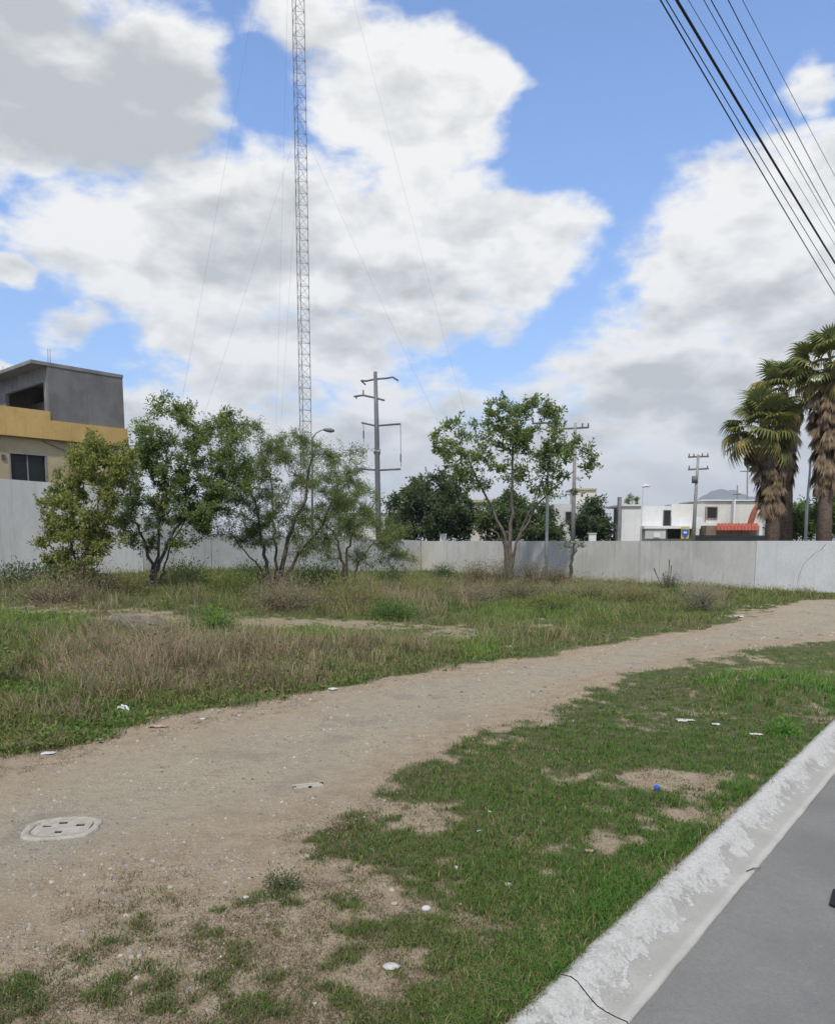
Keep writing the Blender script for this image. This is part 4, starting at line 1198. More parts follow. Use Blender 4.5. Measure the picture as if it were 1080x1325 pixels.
def build_trees():
    tree('small_tree', 'leftmost young tree with yellowish green leaves before the white wall', 'tree', 102, 27.0,
         [([(102, 770), (98, 735), (95, 690, .1), (92, 640, .1), (100, 580)], .055), ([(104, 768), (112, 735), (122, 690, -.2), (130, 640, -.2), (140, 590)], .05), ([(100, 768), (84, 735, .2), (66, 700, .3), (52, 660, .3)], .035),
          ([(103, 769), (120, 742, -.3), (145, 705, -.4)], .03)],
         [(105, 605, 48, 42, 26), (130, 590, 42, 35, 24), (95, 665, 48, 42, 26), (125, 660, 48, 45, 26), (65, 655, 32, 30, 9), (100, 715, 46, 34, 22), (95, 745, 40, 16, 12), (150, 610, 26, 40, 12), (70, 690, 28, 22, 8), (75, 730, 26, 18, 7), (140, 690, 26, 28, 9)],
         (150, .15, (.07, .14), (.04, .07), .15), YELL, 101)
    tree('broadleaf_tree', 'bushy green tree with several bare stems between yellowish tree and mesquite', 'tree', 199, 29.0,
         [([(198, 765), (196, 735), (188, 705, .2), (172, 672, .3), (168, 630, .2)], .075), ([(200, 765), (206, 735), (220, 700), (236, 670, .2), (245, 610, .2)], .08),
          ([(199, 765), (204, 730), (206, 690, -.3), (212, 640, -.3), (222, 560, -.2)], .065), ([(202, 765), (212, 738, .3), (214, 728, .3), (226, 690, .4), (262, 650, .5)], .05)],
         [(225, 570, 50, 58, 46), (270, 590, 50, 48, 38), (200, 620, 48, 48, 40), (250, 640, 50, 38, 30), (190, 545, 22, 30, 7), (230, 528, 26, 22, 9), (290, 560, 26, 30, 10), (180, 665, 40, 30, 18), (292, 535, 12, 16, 3), (175, 600, 26, 40, 14),
          (305, 620, 32, 38, 14), (245, 690, 34, 22, 11), (165, 690, 26, 22, 8), (272, 665, 30, 30, 12), (310, 560, 16, 20, 4), (200, 700, 22, 16, 4)],
         (165, .17, (.065, .13), (.035, .06), .1), BROAD, 102)
    tree('mesquite_tree', 'wide multi stemmed mesquite tree with fine feathery foliage', 'tree', 358, 31.0,
         [([(352, 762), (346, 730), (338, 705), (335, 670, .2), (318, 620, .4)], .085), ([(358, 762), (366, 725), (376, 690), (392, 650, -.2), (405, 590, -.2)], .10), ([(362, 762), (378, 728, .3), (398, 705, .4), (425, 670, .5), (440, 620, .6)], .07),
          ([(355, 762), (356, 720, -.3), (354, 680, -.4), (350, 620, -.5)], .06), ([(350, 760), (336, 735, .4), (316, 712, .5), (300, 690, .6)], .04)],
         [(330, 610, 52, 55, 50), (385, 600, 52, 48, 46), (430, 620, 45, 45, 38), (360, 660, 58, 36, 42), (310, 660, 48, 34, 26), (425, 665, 50, 34, 30), (385, 578, 36, 20, 9), (330, 700, 34, 20, 11), (390, 702, 40, 18, 11), (285, 675, 26, 26, 8), (430, 700, 26, 18, 8), (455, 600, 28, 32, 12), (340, 560, 30, 24, 10), (295, 620, 30, 40, 14), (320, 695, 32, 16, 6), (460, 650, 26, 28, 10), (400, 690, 34, 16, 8)],
         (240, .19, (.05, .11), (.018, .032), .35), MESQ, 103)
    tree('mesquite_tree', 'smaller drooping mesquite right of the wide one with foliage hanging low', 'tree', 446, 35.0,
         [([(446, 756), (442, 728), (438, 705), (430, 690, .2), (410, 670, .3)], .075), ([(448, 756), (448, 725), (452, 700), (466, 672), (485, 650)], .06), ([(452, 755), (462, 730, .3), (480, 705, .4), (505, 690, .5)], .04)],
         [(455, 660, 38, 32, 26), (495, 680, 42, 22, 22), (430, 680, 36, 24, 18), (515, 700, 30, 20, 13), (480, 715, 30, 20, 10), (520, 725, 22, 14, 7), (470, 640, 24, 24, 8), (440, 715, 20, 14, 4)],
         (250, .20, (.06, .12), (.018, .034), .6), MESQ, 104)
    tree('spreading_tree', 'spreading open crowned tree with pale trunk in the middle before the wall', 'tree', 658, 48.0,
         [([(657, 758), (656, 720), (652, 690), (640, 662, .2), (622, 630, .3), (606, 595, .4)], .12), ([(658, 758), (660, 715), (661, 670), (662, 630), (664, 570)], .15), ([(659, 758), (664, 715), (674, 690), (688, 655, -.3), (705, 610, -.4)], .09), ([(658, 757), (652, 706, -.6), (642, 690, -.8), (632, 684, -.9)], .07),
          ([(660, 757), (668, 700, .5), (684, 668, .7), (716, 632, .8), (742, 610, .9)], .085)],
         [(605, 570, 45, 38, 34), (650, 550, 42, 34, 34), (695, 560, 42, 38, 34), (730, 590, 36, 28, 22), (630, 605, 50, 26, 24), (680, 600, 42, 28, 24), (575, 575, 22, 26, 9), (655, 525, 30, 12, 8), (700, 530, 26, 14, 8), (760, 606, 18, 12, 6), (715, 635, 34, 16, 9), (593, 610, 22, 16, 7), (694, 519, 12, 6, 3), (560, 565, 8, 10, 2)],
         (75, .25, (.12, .25), (.07, .12), .1), BROAD, 105, bark='pale_bark', depth=.85)
    tree('leaning_sapling', 'thin dark leaning sapling with few leaves before the wall', 'tree', 737, 46.0,
         [([(736, 752), (738, 730), (741, 712), (744, 700)], .09), ([(738, 742), (741, 722, .1), (748, 705, .1)], .05)],
         [(741, 708, 12, 10, 7), (752, 704, 9, 9, 4), (730, 706, 8, 7, 3)], (34, .12, (.06, .13), (.03, .05), .2), DARKG + BROAD[:1], 106)
    # trees behind the wall
    G = 'dark trees behind the low wall'
    tree('dark_tree', 'dense dark tree behind the wall right of the steel pole', 'tree', 556, 74.0,
         [([(556, 716), (556, 690), (552, 660), (545, 630)], .25), ([(558, 716), (566, 685), (578, 650)], .2)],
         [(545, 665, 45, 36, 70), (580, 665, 36, 36, 56), (560, 635, 34, 20, 26), (520, 680, 26, 22, 22), (570, 622, 20, 10, 6), (600, 685, 18, 18, 14)], (150, .45, (.2, .4), (.10, .2), .15), DARKG, 107, group=G)
    tree('dark_tree', 'dark bushy tree behind the spreading middle tree', 'tree', 665, 72.0,
         [([(665, 716), (665, 690), (662, 660)], .2), ([(668, 716), (685, 680)], .15)],
         [(655, 672, 34, 28, 36), (690, 676, 34, 26, 36), (640, 688, 24, 16, 14), (716, 682, 20, 18, 12), (660, 648, 20, 16, 10)], (140, .45, (.2, .4), (.10, .2), .15), DARKG + BROAD[:2], 108, group=G)
    tree('dark_tree', 'small dark tree behind the wall left of the grey pillar', 'tree', 766, 74.0,
         [([(766, 716), (766, 690), (763, 665)], .15)], [(766, 672, 22, 20, 30), (758, 686, 20, 14, 14), (778, 686, 14, 14, 10), (768, 654, 10, 8, 5)], (130, .4, (.2, .36), (.10, .18), .1), DARKG, 109, group=G)
    tree('slender_tree', 'tiny conical tree showing above the white block', 'tree', 813, 100.0,
         [([(813, 712), (813, 670), (813, 644)], .12)], [(813, 646, 4.5, 8, 12), (823, 649, 3.5, 5, 6)], (60, .22, (.12, .22), (.05, .1), 0), MESQ, 110)
    for (u, D, bl, lab, sd) in ((1030, 50, [(1020, 676, 24, 20, 36), (1042, 672, 24, 20, 30)], 'rounded green bush behind the wall between the palm trunks', 111),
                                (1074, 46, [(1075, 662, 22, 32, 44), (1095, 670, 24, 30, 30)], 'darker green bush at the right edge behind the wall', 112)):
        tree('garden_bush', lab, 'bush', u, D, [([(u, 712), (u, 690), (u - 3, 668)], .08), ([(u + 3, 712), (u + 8, 690), (u + 12, 672)], .07)], bl, (150, .28, (.12, .24), (.07, .12), .1), BROAD + DARKG[:1], sd, group='bushes behind the wall on the right')
build_trees()

# ------------------------------------------------------------------ palms
def fan_mesh(name, R_, segs, spread, droop, cols, seed, petiole=.9):
    """one palmate leaf: stalk along +X, then a fan of narrow blades whose tips hang"""
    rg = np.random.default_rng(seed); V = []; Fs = []; C = []
    def strip(pts, ws, side, c0, c1):
        b = len(V)
        for i, (p, w) in enumerate(zip(pts, ws)):
            f = i / (len(pts) - 1); c = np.array(c0) * (1 - f) + np.array(c1) * f
            V.append(p - side * w); V.append(p + side * w); C.append(c); C.append(c)
        for i in range(len(pts) - 1): Fs.append((b + 2 * i, b + 2 * i + 1, b + 2 * i + 3, b + 2 * i + 2))
    strip([np.array([petiole * t, 0, .10 * math.sin(t * 2.5)]) for t in (0, .35, .7, 1)], [.035, .03, .024, .02], np.array([0, 1.0, 0]), (.16, .15, .06), (.12, .13, .05))
    hub = np.array([petiole, 0, .06])
    for k in range(segs):
        a = (k / (segs - 1) - .5) * spread; L = R_ * (.80 + .2 * math.cos(a)) * rg.uniform(.85, 1.05)
        d = np.array([math.cos(a), math.sin(a), 0]); sd = np.array([-math.sin(a), math.cos(a), 0.15 * (1 if k % 2 else -1)])
        pts = []
        for t in (0, .4, .7, 1.0):
            z = .16 * t * L * (1 - abs(a) * .2) - droop * L * max(0, t - .38) ** 2 * 2.2
            pts.append(hub + d * L * t * (1 - .22 * droop * t * t) + np.array([0, 0, z]))
        c = np.array(cols[rg.integers(len(cols))]) * rg.uniform(.75, 1.2)
        strip(pts, [.018, .05, .034, .004], sd, c, c * np.array([1.25, 1.15, .95]))
    return np_mesh(name, np.array(V), [np.array(Fs)], M['frond'], np.array(C))
def build_palms():
    PG = [(.10, .128, .046), (.12, .145, .052), (.085, .108, .042), (.15, .155, .062)]
    PY = [(.19, .165, .06), (.16, .15, .055), (.22, .17, .08)]
    PB = [(.145, .108, .08), (.12, .09, .068), (.18, .14, .105)]
    green = [fan_mesh('frond', .95, 26, 4.4, .55, PG, 1), fan_mesh('frond', .85, 24, 4.0, .8, PG, 2), fan_mesh('frond', .9, 24, 4.6, .4, PG + PY[:1], 3)]
    yell = [fan_mesh('frond', .85, 22, 3.6, 1.0, PY + PG[:1], 4), fan_mesh('frond', .8, 20, 3.2, 1.1, PY, 5)]
    dead = [fan_mesh('dead_frond', 1.0, 14, 1.1, .12, PB, 6, .5), fan_mesh('dead_frond', 1.15, 12, .8, .1, PB, 7, .5), fan_mesh('dead_frond', .9, 14, 1.4, .2, PB + PY[:1], 8, .5)]
    rg = np.random.default_rng(21)
    def palm(label, pts, D, tr, skirt_v, ngreen, spr, sk_r):
        P = [at(u, v, D) for (u, v) in pts]; P[0][2] = -.05
        t = thing('fan_palm', (P[0][0], P[0][1], 0), label, 'palm tree', 'fan palms behind the wall')
        MB().tube(P, [tr * 1.5] + [tr] * (len(P) - 2) + [tr * .85], 12).part('trunk', M['palm_bark'], t, True)
        top = P[-1]
        def place(me, pos, az, el, roll, sc_):
            o = link(me.name.split('.')[0], me, t)
            m = Matrix.Translation(Vector(pos) - t.location) @ Matrix.Rotation(az, 4, 'Z') @ Matrix.Rotation(-el, 4, 'Y') @ Matrix.Rotation(roll, 4, 'X') @ Matrix.Scale(sc_, 4)
            o.matrix_local = m
        for i in range(ngreen):
            az = i * 2.39996 + rg.uniform(-.2, .2); f = i / ngreen
            el = math.pi / 2 * (1 - f * 1.62) * .96 + rg.uniform(-.12, .12)
            me = green[rg.integers(3)] if rg.random() > max(.10, (f - .45) * 1.6) else yell[rg.integers(2)]
            place(me, top + np.array([0, 0, .25 - .65 * f]), az, el, rg.uniform(-.5, .5), spr * rg.uniform(.85, 1.15) * (1 - .25 * (f < .15)))
        # thatch of dead leaves hanging down the trunk
        zt, zb = top[2] - .4, at(pts[-1][0], skirt_v, D)[2]
        trk = np.array(P)
        n = int(62 * (zt - zb) / 4.0) + 16
        for i in range(n):
            f = (i + rg.random()) / n; z = zt - (zt - zb - .9) * f
            c = np.array([np.interp(z, trk[:, 2], trk[:, 0]), np.interp(z, trk[:, 2], trk[:, 1]), z])
            az = i * 2.39996 + rg.uniform(-.4, .4); el = -R(70 + 14 * f + rg.uniform(-8, 5))
            r = sk_r * (1 - .55 * f)
            place(dead[rg.integers(3)], c + np.array([math.cos(az) * r * .5, math.sin(az) * r * .5, 0]), az, el, rg.uniform(-.7, .7), rg.uniform(.75, 1.05))
    palm('nearer left palm with a broad brown skirt under a low green crown', [(998, 712), (1000, 650), (996, 600), (985, 552)], 44, .33, 668, 42, 1.35, 1.0)
    palm('palm just behind the skirted one with a higher crown', [(1016, 712), (1018, 640), (1016, 560), (1013, 508)], 47, .30, 620, 38, 1.3, .85)
    palm('tallest palm cut by the right picture edge with long brown thatch', [(1066, 712), (1067, 640), (1070, 560), (1073, 470)], 42, .32, 640, 40, 1.3, 1.0)
build_palms()

# ------------------------------------------------------------------ shrubs and weeds
def shrub(name, label, cat, u, D, w, h, colors, n, lsize, seed, group=None, stem='bark', nst=7, droop=0.0, spread=1.0, woody=.010):
    global rng
    rng = np.random.default_rng(seed)
    g = on_ground(u, D)
    t = thing(name, g, label, cat, group)
    sm = MB(); LP = []; LD = []
    for i in range(nst):
        a = rng.uniform(0, 6.283); r = rng.uniform(.2, 1) * w / 2 * spread; hh = h * rng.uniform(.65, 1.05) * (1 - .25 * (r / (w / 2)) ** 2)
        top = g + np.array([math.cos(a) * r, math.sin(a) * r, hh]); b = g + np.array([math.cos(a) * r * .2, math.sin(a) * r * .2, -.05])
        mid = (b + top) / 2 + rng.normal(0, .06 * h, 3)
        sm.tube([b, mid, top], [woody * 1.3, woody, woody * .4], 4)
        k = int(n / nst); f = rng.uniform(.25, 1.02, k)[:, None]
        on = np.where(f < .5, b + (mid - b) * f * 2, mid + (top - mid) * (f * 2 - 1))
        off = rng.normal(0, 1, (k, 3)) * w * .11
        LP.append(on + off); LD.append(off / (w * .11) * .7 + rng.normal(0, .5, (k, 3)) + np.array([0, 0, .35 - droop]))
    sm.part('stems', M[stem], t)
    LP = np.concatenate(LP); LD = np.concatenate(LD); k = len(LP)
    LP[:, 2] = np.maximum(LP[:, 2], g[2] + .02)
    V, Fq, C = leaf_mesh_arrays(LP, LD, rng.uniform(.7, 1.3, k) * lsize[0], rng.uniform(.7, 1.3, k) * lsize[1], pick(colors, k, .3))
    link('foliage', np_mesh('foliage', V - np.array(t.location), [Fq], M['leaf'], C), t)
    return t
def build_shrubs():
    BR = [(.16, .115, .08), (.13, .10, .07), (.19, .14, .10), (.10, .085, .05)]
    DG = [(.035, .062, .022), (.045, .075, .026), (.03, .05, .018)]
    GR = [(.17, .15, .115), (.14, .125, .095), (.11, .115, .06)]
    G1 = 'brown dry bushes round the middle tree'
    for i, (u, D, w, h, lab) in enumerate(((648, 45.5, 2.6, 1.5, 'tall brown dry bush hiding the foot of the spreading tree'), (612, 45, 2.2, 1.1, 'brown dry bush left of the spreading tree foot'), (690, 45, 2.4, 1.25, 'brown dry bush around the pale grey pole foot'), (720, 44, 1.8, .9, 'low brown bush just left of the leaning sapling'))):
        shrub('dry_bush', lab, 'bush', u, D, w, h, BR + DG[:1], 2600, (.13, .022), 200 + i, G1, nst=16)
    G2 = 'dark green weeds at the wall foot'
    for i, (u, D, w, h, lab) in enumerate(((24, 29.5, 2.2, .62, 'dark green weed clump at the tall wall foot, far left'), (60, 31, 1.6, .55, 'dark green weed clump at the tall wall left of the young tree'), (236, 34, 2.4, .6, 'dark green weed clump by the wall behind the bushy tree'), (395, 36, 3.0, .8, 'dark green weeds behind the wide mesquite stems'),
                                           (330, 37, 2.2, .6, 'dark green weeds at the wall left of the wide mesquite'), (425, 37, 2.2, .9, 'dark green weed clump between the two mesquites'), (505, 44, 2.6, .7, 'dark green weeds under the drooping mesquite'), (575, 50, 2.0, .75, 'dark green leafy weed left of the brown bushes'))):
        shrub('weed_clump', lab, 'weed', u, D, w, h, DG, 1500, (.12, .04), 220 + i, G2, nst=14)
    shrub('dead_weed', 'dark spiky dead weed standing against the long white wall', 'weed', 866, 40.5, 1.3, .75, [(.05, .045, .035), (.07, .06, .045)], 700, (.14, .02), 240, nst=14)
    g = on_ground(866, 40.5)
    t = thing('dry_stalk', on_ground(864, 40.2), 'tall bare stalk rising from the dark spiky weed', 'weed')
    g = on_ground(864, 40.2)
    mb = MB()
    for dx, dz, h in ((0, 0, 1.5), (-.75, .1, 1.05), (.12, 0, 1.2), (-.3, 0, .8)): mb.tube([g + np.array([dx * .3, dz, -.05]), g + np.array([dx * .7, dz, h * .5]), g + np.array([dx, dz, h])], [.018, .016, .03], 4)
    mb.part('stalk', M['bark'], t)
    shrub('grey_bush', 'rounded grey brown dry bush at the end of the tall grass', 'bush', 908, 27.5, 1.9, .85, GR, 4200, (.10, .012), 250, nst=34, spread=.9)
    shrub('low_shrub', 'brown bare shrub at the foot of the leftmost young tree', 'bush', 118, 26.0, 1.7, .95, BR + DG, 2600, (.07, .02), 251, nst=26)
    shrub('low_shrub', 'dense brown scrub in front of the wide mesquite', 'bush', 372, 25.0, 3.0, .62, BR + GR, 9000, (.10, .016), 252, nst=60)
    shrub('low_shrub', 'olive scrub patch right of the wide mesquite foot', 'bush', 450, 27.0, 3.2, .6, OLIVE + BR[:2], 9000, (.10, .018), 253, nst=60)
    G3 = 'low scrub clumps in the rough grass'
    for i, (u, D, w, h, cs, lab) in enumerate(((66, 24.5, 2.8, .5, BR + GR, 'reddish brown scrub in the rough grass at the far left'), (160, 27, 2.0, .5, BR + OLIVE, 'brown scrub between the two leftmost trees'), (300, 29, 2.4, .55, OLIVE + DG, 'olive scrub in front of the bushy tree and mesquite gap'), (540, 33, 2.8, .6, OLIVE + BR[:1], 'olive brown scrub below the dark tree behind the wall'),
                                               (610, 31, 2.2, .5, BR + GR, 'grey brown scrub left of the middle tree in the grass'), (668, 33, 2.6, .55, DG + BR, 'dark scrub in the grass below the middle tree'), (762, 34, 3.0, .5, OLIVE + GR, 'pale olive scrub right of the leaning sapling'), (822, 31, 2.2, .42, BR + OLIVE, 'brown scrub left of the grey dry bush'), (710, 27, 2.0, .42, DG + OLIVE, 'dark green scrub patch amid the right hand grass'), (505, 24, 1.8, .4, GREEN + DG, 'green scrub patch beside the pale bare strip'))):
        shrub('scrub_clump', lab, 'bush', u, D, w, h, cs, 4500, (.10, .018), 270 + i, G3, nst=44)
    shrub('low_shrub', 'bright green weeds amid the tall grass left of centre', 'bush', 282, 20.5, 1.3, .4, GREEN, 1600, (.08, .03), 254, nst=20)
    shrub('leafy_shrub', 'leafy green shrub reaching in from the left edge', 'bush', -42, 12.5, 1.15, 1.7, BROAD, 2600, (.085, .04), 255, nst=18, woody=.012)
    shrub('low_weed', 'dark weed growing in the bare soil left of the bottom grass', 'weed', 362, float(gnd(350, 1150)[1]), .36, .09, DARKG + BR[:1] + GREEN[:1], 700, (.03, .009), 256, nst=22, woody=.003)
    shrub('low_weed', 'low dark weed at the path edge beside a grey patch', 'weed', 437, float(gnd(430, 1075)[1]), .26, .07, BR + DARKG[:1], 320, (.03, .008), 257, nst=14, woody=.003)
    shrub('bright_weed', 'bright green leafy weed by the kerb near the right edge', 'weed', 1012, float(gnd(1012, 950)[1]), .45, .13, LUSH, 900, (.045, .016), 258, nst=20, woody=.003)
build_shrubs()

# ------------------------------------------------------------------ small things on the ground
def crumple(name, g, w, d, h, mt, label, cat, seed, group=None, n=9, fold=1.0):
    rg = np.random.default_rng(seed); V = []
    for j in range(n):
        for i in range(n):
            x, y = (i / (n - 1) - .5), (j / (n - 1) - .5)
            e = 1 - .25 * rg.random() * (abs(x) > .4 or abs(y) > .4)
            z = h * (vnoise(x * 6 * fold + seed, y * 6 * fold, seed) * .75 + vnoise(x * 15 + seed, y * 15, seed + 1) * .25) * (1 - 1.5 * max(abs(x), abs(y)) ** 2)
            V.append((g[0] + x * w * e + rg.normal(0, .02 * w), g[1] + y * d * e + rg.normal(0, .02 * d), g[2] + .006 + max(0, z)))
    Fq = [(j * n + i, j * n + i + 1, (j + 1) * n + i + 1, (j + 1) * n + i) for j in range(n - 1) for i in range(n - 1)]
    b = len(V); V += [(x, y, z - .004) for (x, y, z) in V]
    Fq += [(b + a, b + d_, b + c, b + b_) for (a, b_, c, d_) in Fq]
    o = link(name, np_mesh(name, np.array(V), [np.array(Fq)], M[mt]))
    return tag(o, label, cat, group)
def stone(name, g, sx, sy, sz, label, seed, mt='stone', group=None):
    rg = np.random.default_rng(seed); mb = MB(); rows, n = 6, 10; V = []
    for r in range(rows + 1):
        ph = math.pi * r / rows
        for k in range(n):
            a = 2 * math.pi * k / n; q = 1 + .35 * (vnoise(math.cos(a) * 1.7 + 5 + ph, math.sin(a) * 1.7 + seed, seed) - .5)
            V.append((g[0] + math.sin(ph) * math.cos(a) * sx / 2 * q, g[1] + math.sin(ph) * math.sin(a) * sy / 2 * q, g[2] + sz * .3 + math.cos(ph) * sz / 2 * q))
    Fq = [(r * n + k, (r + 1) * n + k, (r + 1) * n + (k + 1) % n, r * n + (k + 1) % n) for r in range(rows) for k in range(n)]
    return tag(link(name, np_mesh(name, np.array(V), [np.array(Fq)], M[mt], None, True)), label, 'stone', group)
def build_small():
    # inspection cover in the path: rounded frame, lid, four square holes
    g = np.array([PIT[0], PIT[1], float(terrain(PIT[0] + .45, PIT[1])) * .5 + float(terrain(PIT[0] - .45, PIT[1])) * .5])
    t = thing('manhole_cover', (g[0], g[1], g[2] + .004), 'rounded concrete manhole cover with four dark holes in the dirt path', 'manhole cover')
    t.rotation_euler = (0, 0, R(8))
    n = 48; a0 = .31; b0 = .265
    def rim(k, r):
        a = 2 * math.pi * k / n; ex = .75
        c, s = math.cos(a), math.sin(a)
        return (a0 * r * math.copysign(abs(c) ** ex, c), b0 * r * math.copysign(abs(s) ** ex, s))
    V = []; Fq = []
    for r, z in ((1.0, -.05), (1.0, .006), (.96, .019), (.80, .020), (.785, .004), (.785, -.02)):
        for k in range(n): x, y = rim(k, r * (1 + .10 * (vnoise(k * .45, 2.0, 3) - .5) * (r > .9))); V.append((x, y, z))
    for r in range(5):
        for k in range(n): Fq.append((r * n + k, r * n + (k + 1) % n, (r + 1) * n + (k + 1) % n, (r + 1) * n + k))
    link('frame', np_mesh('frame', np.array(V), [np.array(Fq)], M['cover'], None, False), t)
    # lid on a grid, with the holes sunk through it
    N_ = 26; mb = MB(); holes = [(-.14, .05), (-.02, .12), (.14, .045), (.0, -.10)]
    cell = .56 / N_
    def inside(x, y): return (abs(x) / (a0 * .77)) ** 2.6 + (abs(y) / (b0 * .77)) ** 2.6 < 1
    def shaded_hole(x, y): return any(abs(x - hx) < .035 and abs(y - hy) < .026 for hx, hy in holes)
    N_ = 40; cell = .58 / N_
    for i in range(N_):
        for j in range(N_):
            x0, y0 = -.29 + i * cell, -.29 + j * cell; x, y = x0 + cell / 2, y0 + cell / 2
            if not inside(x, y): continue
            if not shaded_hole(x, y): mb.add([(x0, y0, .014), (x0 + cell, y0, .014), (x0 + cell, y0 + cell, .014), (x0, y0 + cell, .014)], [(0, 1, 2, 3)])
            else:
                for (dx, dy, q) in ((-1, 0, [(x0, y0), (x0, y0 + cell)]), (1, 0, [(x0 + cell, y0), (x0 + cell, y0 + cell)]), (0, -1, [(x0, y0), (x0 + cell, y0)]), (0, 1, [(x0, y0 + cell), (x0 + cell, y0 + cell)])):
                    if not shaded_hole(x + dx * cell, y + dy * cell): mb.add([(q[0][0], q[0][1], .014), (q[1][0], q[1][1], .014), (q[1][0], q[1][1], -.045), (q[0][0], q[0][1], -.045)], [(0, 1, 2, 3)])
    link('lid', mb.mesh('lid', M['cover']), t)
    for hx, hy in holes: link('shaded_hole', MB().box((hx, hy, -.012), (.078, .06, .036)).mesh('shaded_hole', M['dark']), t)  # dark plugs put in for the shade deep in the holes
    # half buried slab further along the path
    g = gnd(398, 1018)
    t = thing('buried_slab', g, 'half buried grey concrete slab with dark gaps at the path edge', 'slab')
    MB().box((g[0], g[1], g[2] + .002), (.30, .13, .03), R(20)).part('slab', M['cover'], t)
    for dx, dy in ((-.12, -.06), (.13, .07), (.03, -.05)): MB().box((g[0] + dx, g[1] + dy, g[2] + .014), (.035, .018, .016), R(20)).part('dark_block', M['dark'], t)  # dark blocks laid on the slab in place of shaded gaps
    # litter
    L = 'scraps of litter on the grass'
    crumple('plastic_bag', gnd(158, 922), .24, .16, .13, 'plastic', 'white crumpled plastic bag caught in the tall grass', 'bag', 3, fold=1.2)
    crumple('paper_scrap', gnd(62, 976), .17, .11, .03, 'paper', 'flat white paper at the path edge on the far left', 'litter', 4, L)
    crumple('paper_scrap', gnd(128, 958), .09, .06, .03, 'paper', 'small white scrap between the plastic bag and the flat paper', 'litter', 5, L)
    crumple('card_scrap', gnd(205, 941), .26, .10, .04, 'card', 'flattened pinkish card strip at the upper path edge', 'litter', 6, L)
    crumple('paper_scrap', gnd(262, 931), .08, .06, .02, 'paper', 'small white scrap right of the card strip', 'litter', 7, L)
    crumple('paper_scrap', gnd(431, 893), .16, .10, .05, 'dirtywhite', 'greyish paper scrap at the grass edge below the wide mesquite', 'litter', 8, L)
    crumple('paper_scrap', gnd(955, 799), .30, .2, .12, 'paper', 'white scrap in the thin grass near the far path bend', 'litter', 9, L)
    crumple('paper_scrap', gnd(972, 762), .5, .3, .1, 'paper', 'white scrap close to the repainted wall', 'litter', 10, L)
    crumple('paper_scrap', gnd(886, 933), .27, .13, .03, 'paper', 'largest flat pale wrapper on the verge grass', 'litter', 11, L)
    crumple('paper_scrap', gnd(925, 938), .13, .08, .03, 'paper', 'small white scrap just right of the largest wrapper', 'litter', 12, L)
    crumple('paper_scrap', gnd(977, 951), .17, .07, .03, 'paper', 'thin white scrap nearer the kerb than the other wrappers', 'litter', 13, L)
    crumple('paper_scrap', gnd(634, 1052), .045, .035, .02, 'paper', 'tiny white scrap in the middle of the verge', 'litter', 14, L)
    crumple('paper_scrap', gnd(620, 1076), .05, .025, .012, 'dirtywhite', 'tiny pale strip below the tiny white scrap', 'litter', 15, L)
    crumple('paper_scrap', gnd(658, 1147), .05, .04, .03, 'paper', 'small whitish scrap right of the round white pebble', 'litter', 16, L)
    crumple('paper_scrap', gnd(660, 838), .35, .2, .06, 'paper', 'pale scrap at the grass edge beyond the path', 'litter', 17, L)
    crumple('card_scrap', gnd(762, 1103), .075, .05, .03, 'card', 'crumpled pinkish brown card on green grass near the kerb', 'litter', 18)
    g = gnd(849, 1023)
    t = thing('bottle_cap', g, 'bright blue plastic cap lying in the verge grass', 'bottle cap')
    z = g[2] + .03
    MB().tube([(g[0], g[1], z), (g[0] + .003, g[1] - .005, z + .016)], [.027, .025], 14).part('cap', M['capblue'], t)
    MB().tube([(g[0] - .001, g[1] + .001, z - .006), (g[0], g[1], z - .0005)], [.029, .029], 14).part('ring', M['capblue'], t)
    stone('stone', gnd(506, 1252), .12, .075, .03, 'largest pale flat stone in the bare soil', 31)
    stone('stone', gnd(551, 1178), .065, .05, .04, 'pale bluish white stone left of the round white pebble', 32, 'dirtywhite')
    stone('stone', gnd(595, 1171), .025, .022, .020, 'small round white pebble right of the bluish stone', 33)
    stone('stone', gnd(590, 1125), .04, .035, .035, 'small pale stone in the verge above the bluish stone', 34)
    stone('stone', gnd(510, 1171), .05, .035, .03, 'dull grey stone left of the bluish white stone', 35, 'cover')
    stone('stone', gnd(407, 1300), .03, .02, .02, 'tiny pale stone near the bottom of the bare soil', 36)
    stone('stone', gnd(318, 1162), .05, .03, .02, 'pale chip at the foot of the dark bottom weed', 37, 'paper')
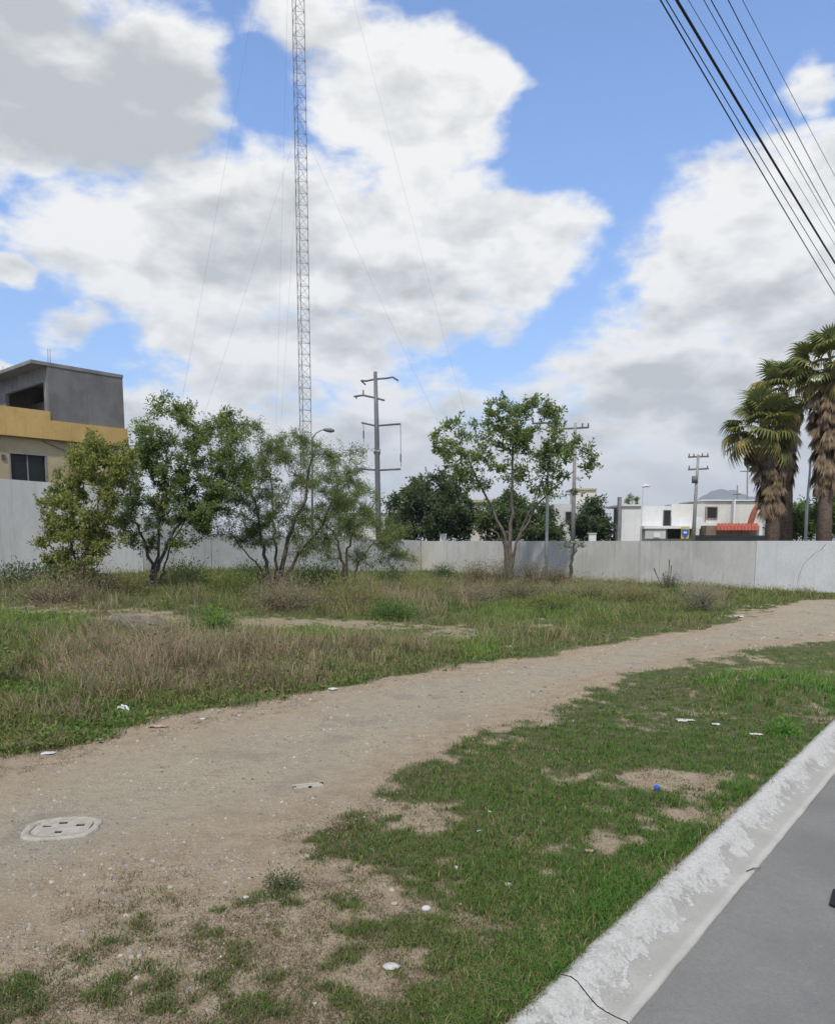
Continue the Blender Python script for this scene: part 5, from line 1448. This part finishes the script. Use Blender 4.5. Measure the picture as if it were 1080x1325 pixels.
    # boards and rubble in the lot
    for (u0, v0, u1, v1, w, lab) in ((138, 812, 176, 816, .30, 'pale short board lying left of the other two boards'), (163, 820, 216, 815, .34, 'long grey weathered board in the flattened grass'), (174, 826, 218, 821, .26, 'dark board nearest the tall dry grass')):
        a, b = gnd(u0, v0), gnd(u1, v1); d = (b - a); d /= np.linalg.norm(d); n = np.array([-d[1], d[0], 0]) * w; z = np.array([0, 0, .13]); z2 = z + np.array([0, 0, .07])
        k_ = np.array([0, 0, .16]); o = MB().hexa([a + z, b + z, b + n + z + k_, a + n + z + k_, a + z2, b + z2, b + n + z2 + k_, a + n + z2 + k_]).part('board', M['wood'])
        tag(o, lab, 'board', 'old boards lying in the lot')
    rg = np.random.default_rng(44)
    for i in range(20):
        u, v = rg.uniform(552, 612), rg.uniform(816, 829); s = rg.uniform(.07, .2)
        stone('rubble', gnd(u, v), s, s * .8, s * .5, 'grey rubble lump in the little heap beyond the path', 60 + i, 'rubble', 'rubble heap in the grass')
    # thin dark flat patch on the road at the right edge
    a = [plane(u, v, -.095) for (u, v) in ((1072, 1171), (1110, 1188), (1120, 1150), (1077, 1152))]
    o = MB().hexa([tuple(p) for p in a] + [tuple(p + np.array([0, 0, .012])) for p in a]).part('dark_patch', M['dark'])
    tag(o, 'dark grey patch lying on the road at the right edge', 'plate')
    # twig on the road
    p = plane(965, 1128, -.1); q = plane(984, 1124, -.1)
    o = MB().tube([p + np.array([0, 0, .006]), (p + q) / 2 + np.array([0, .01, .012]), q + np.array([0, 0, .006])], [.004, .005, .003], 5).part('twig', M['bark'])
    tag(o, 'small brown twig on the grey road near the kerb', 'twig')
build_small()

# ------------------------------------------------------------------ air
def build_haze():
    mb = MB(); mb.box((0, 0, 309), (18600, 18600, 622))
    m = bpy.data.materials.new('haze'); m.use_nodes = True
    t = m.node_tree; t.nodes.clear()
    v = t.nodes.new('ShaderNodeVolumePrincipled'); v.inputs['Color'].default_value = (.90, .95, 1.0, 1)
    v.inputs['Density'].default_value = 1.5e-4
    o = t.nodes.new('ShaderNodeOutputMaterial'); t.links.new(v.outputs[0], o.inputs['Volume'])
    tag(mb.part('haze', m), kind='stuff')
build_haze()
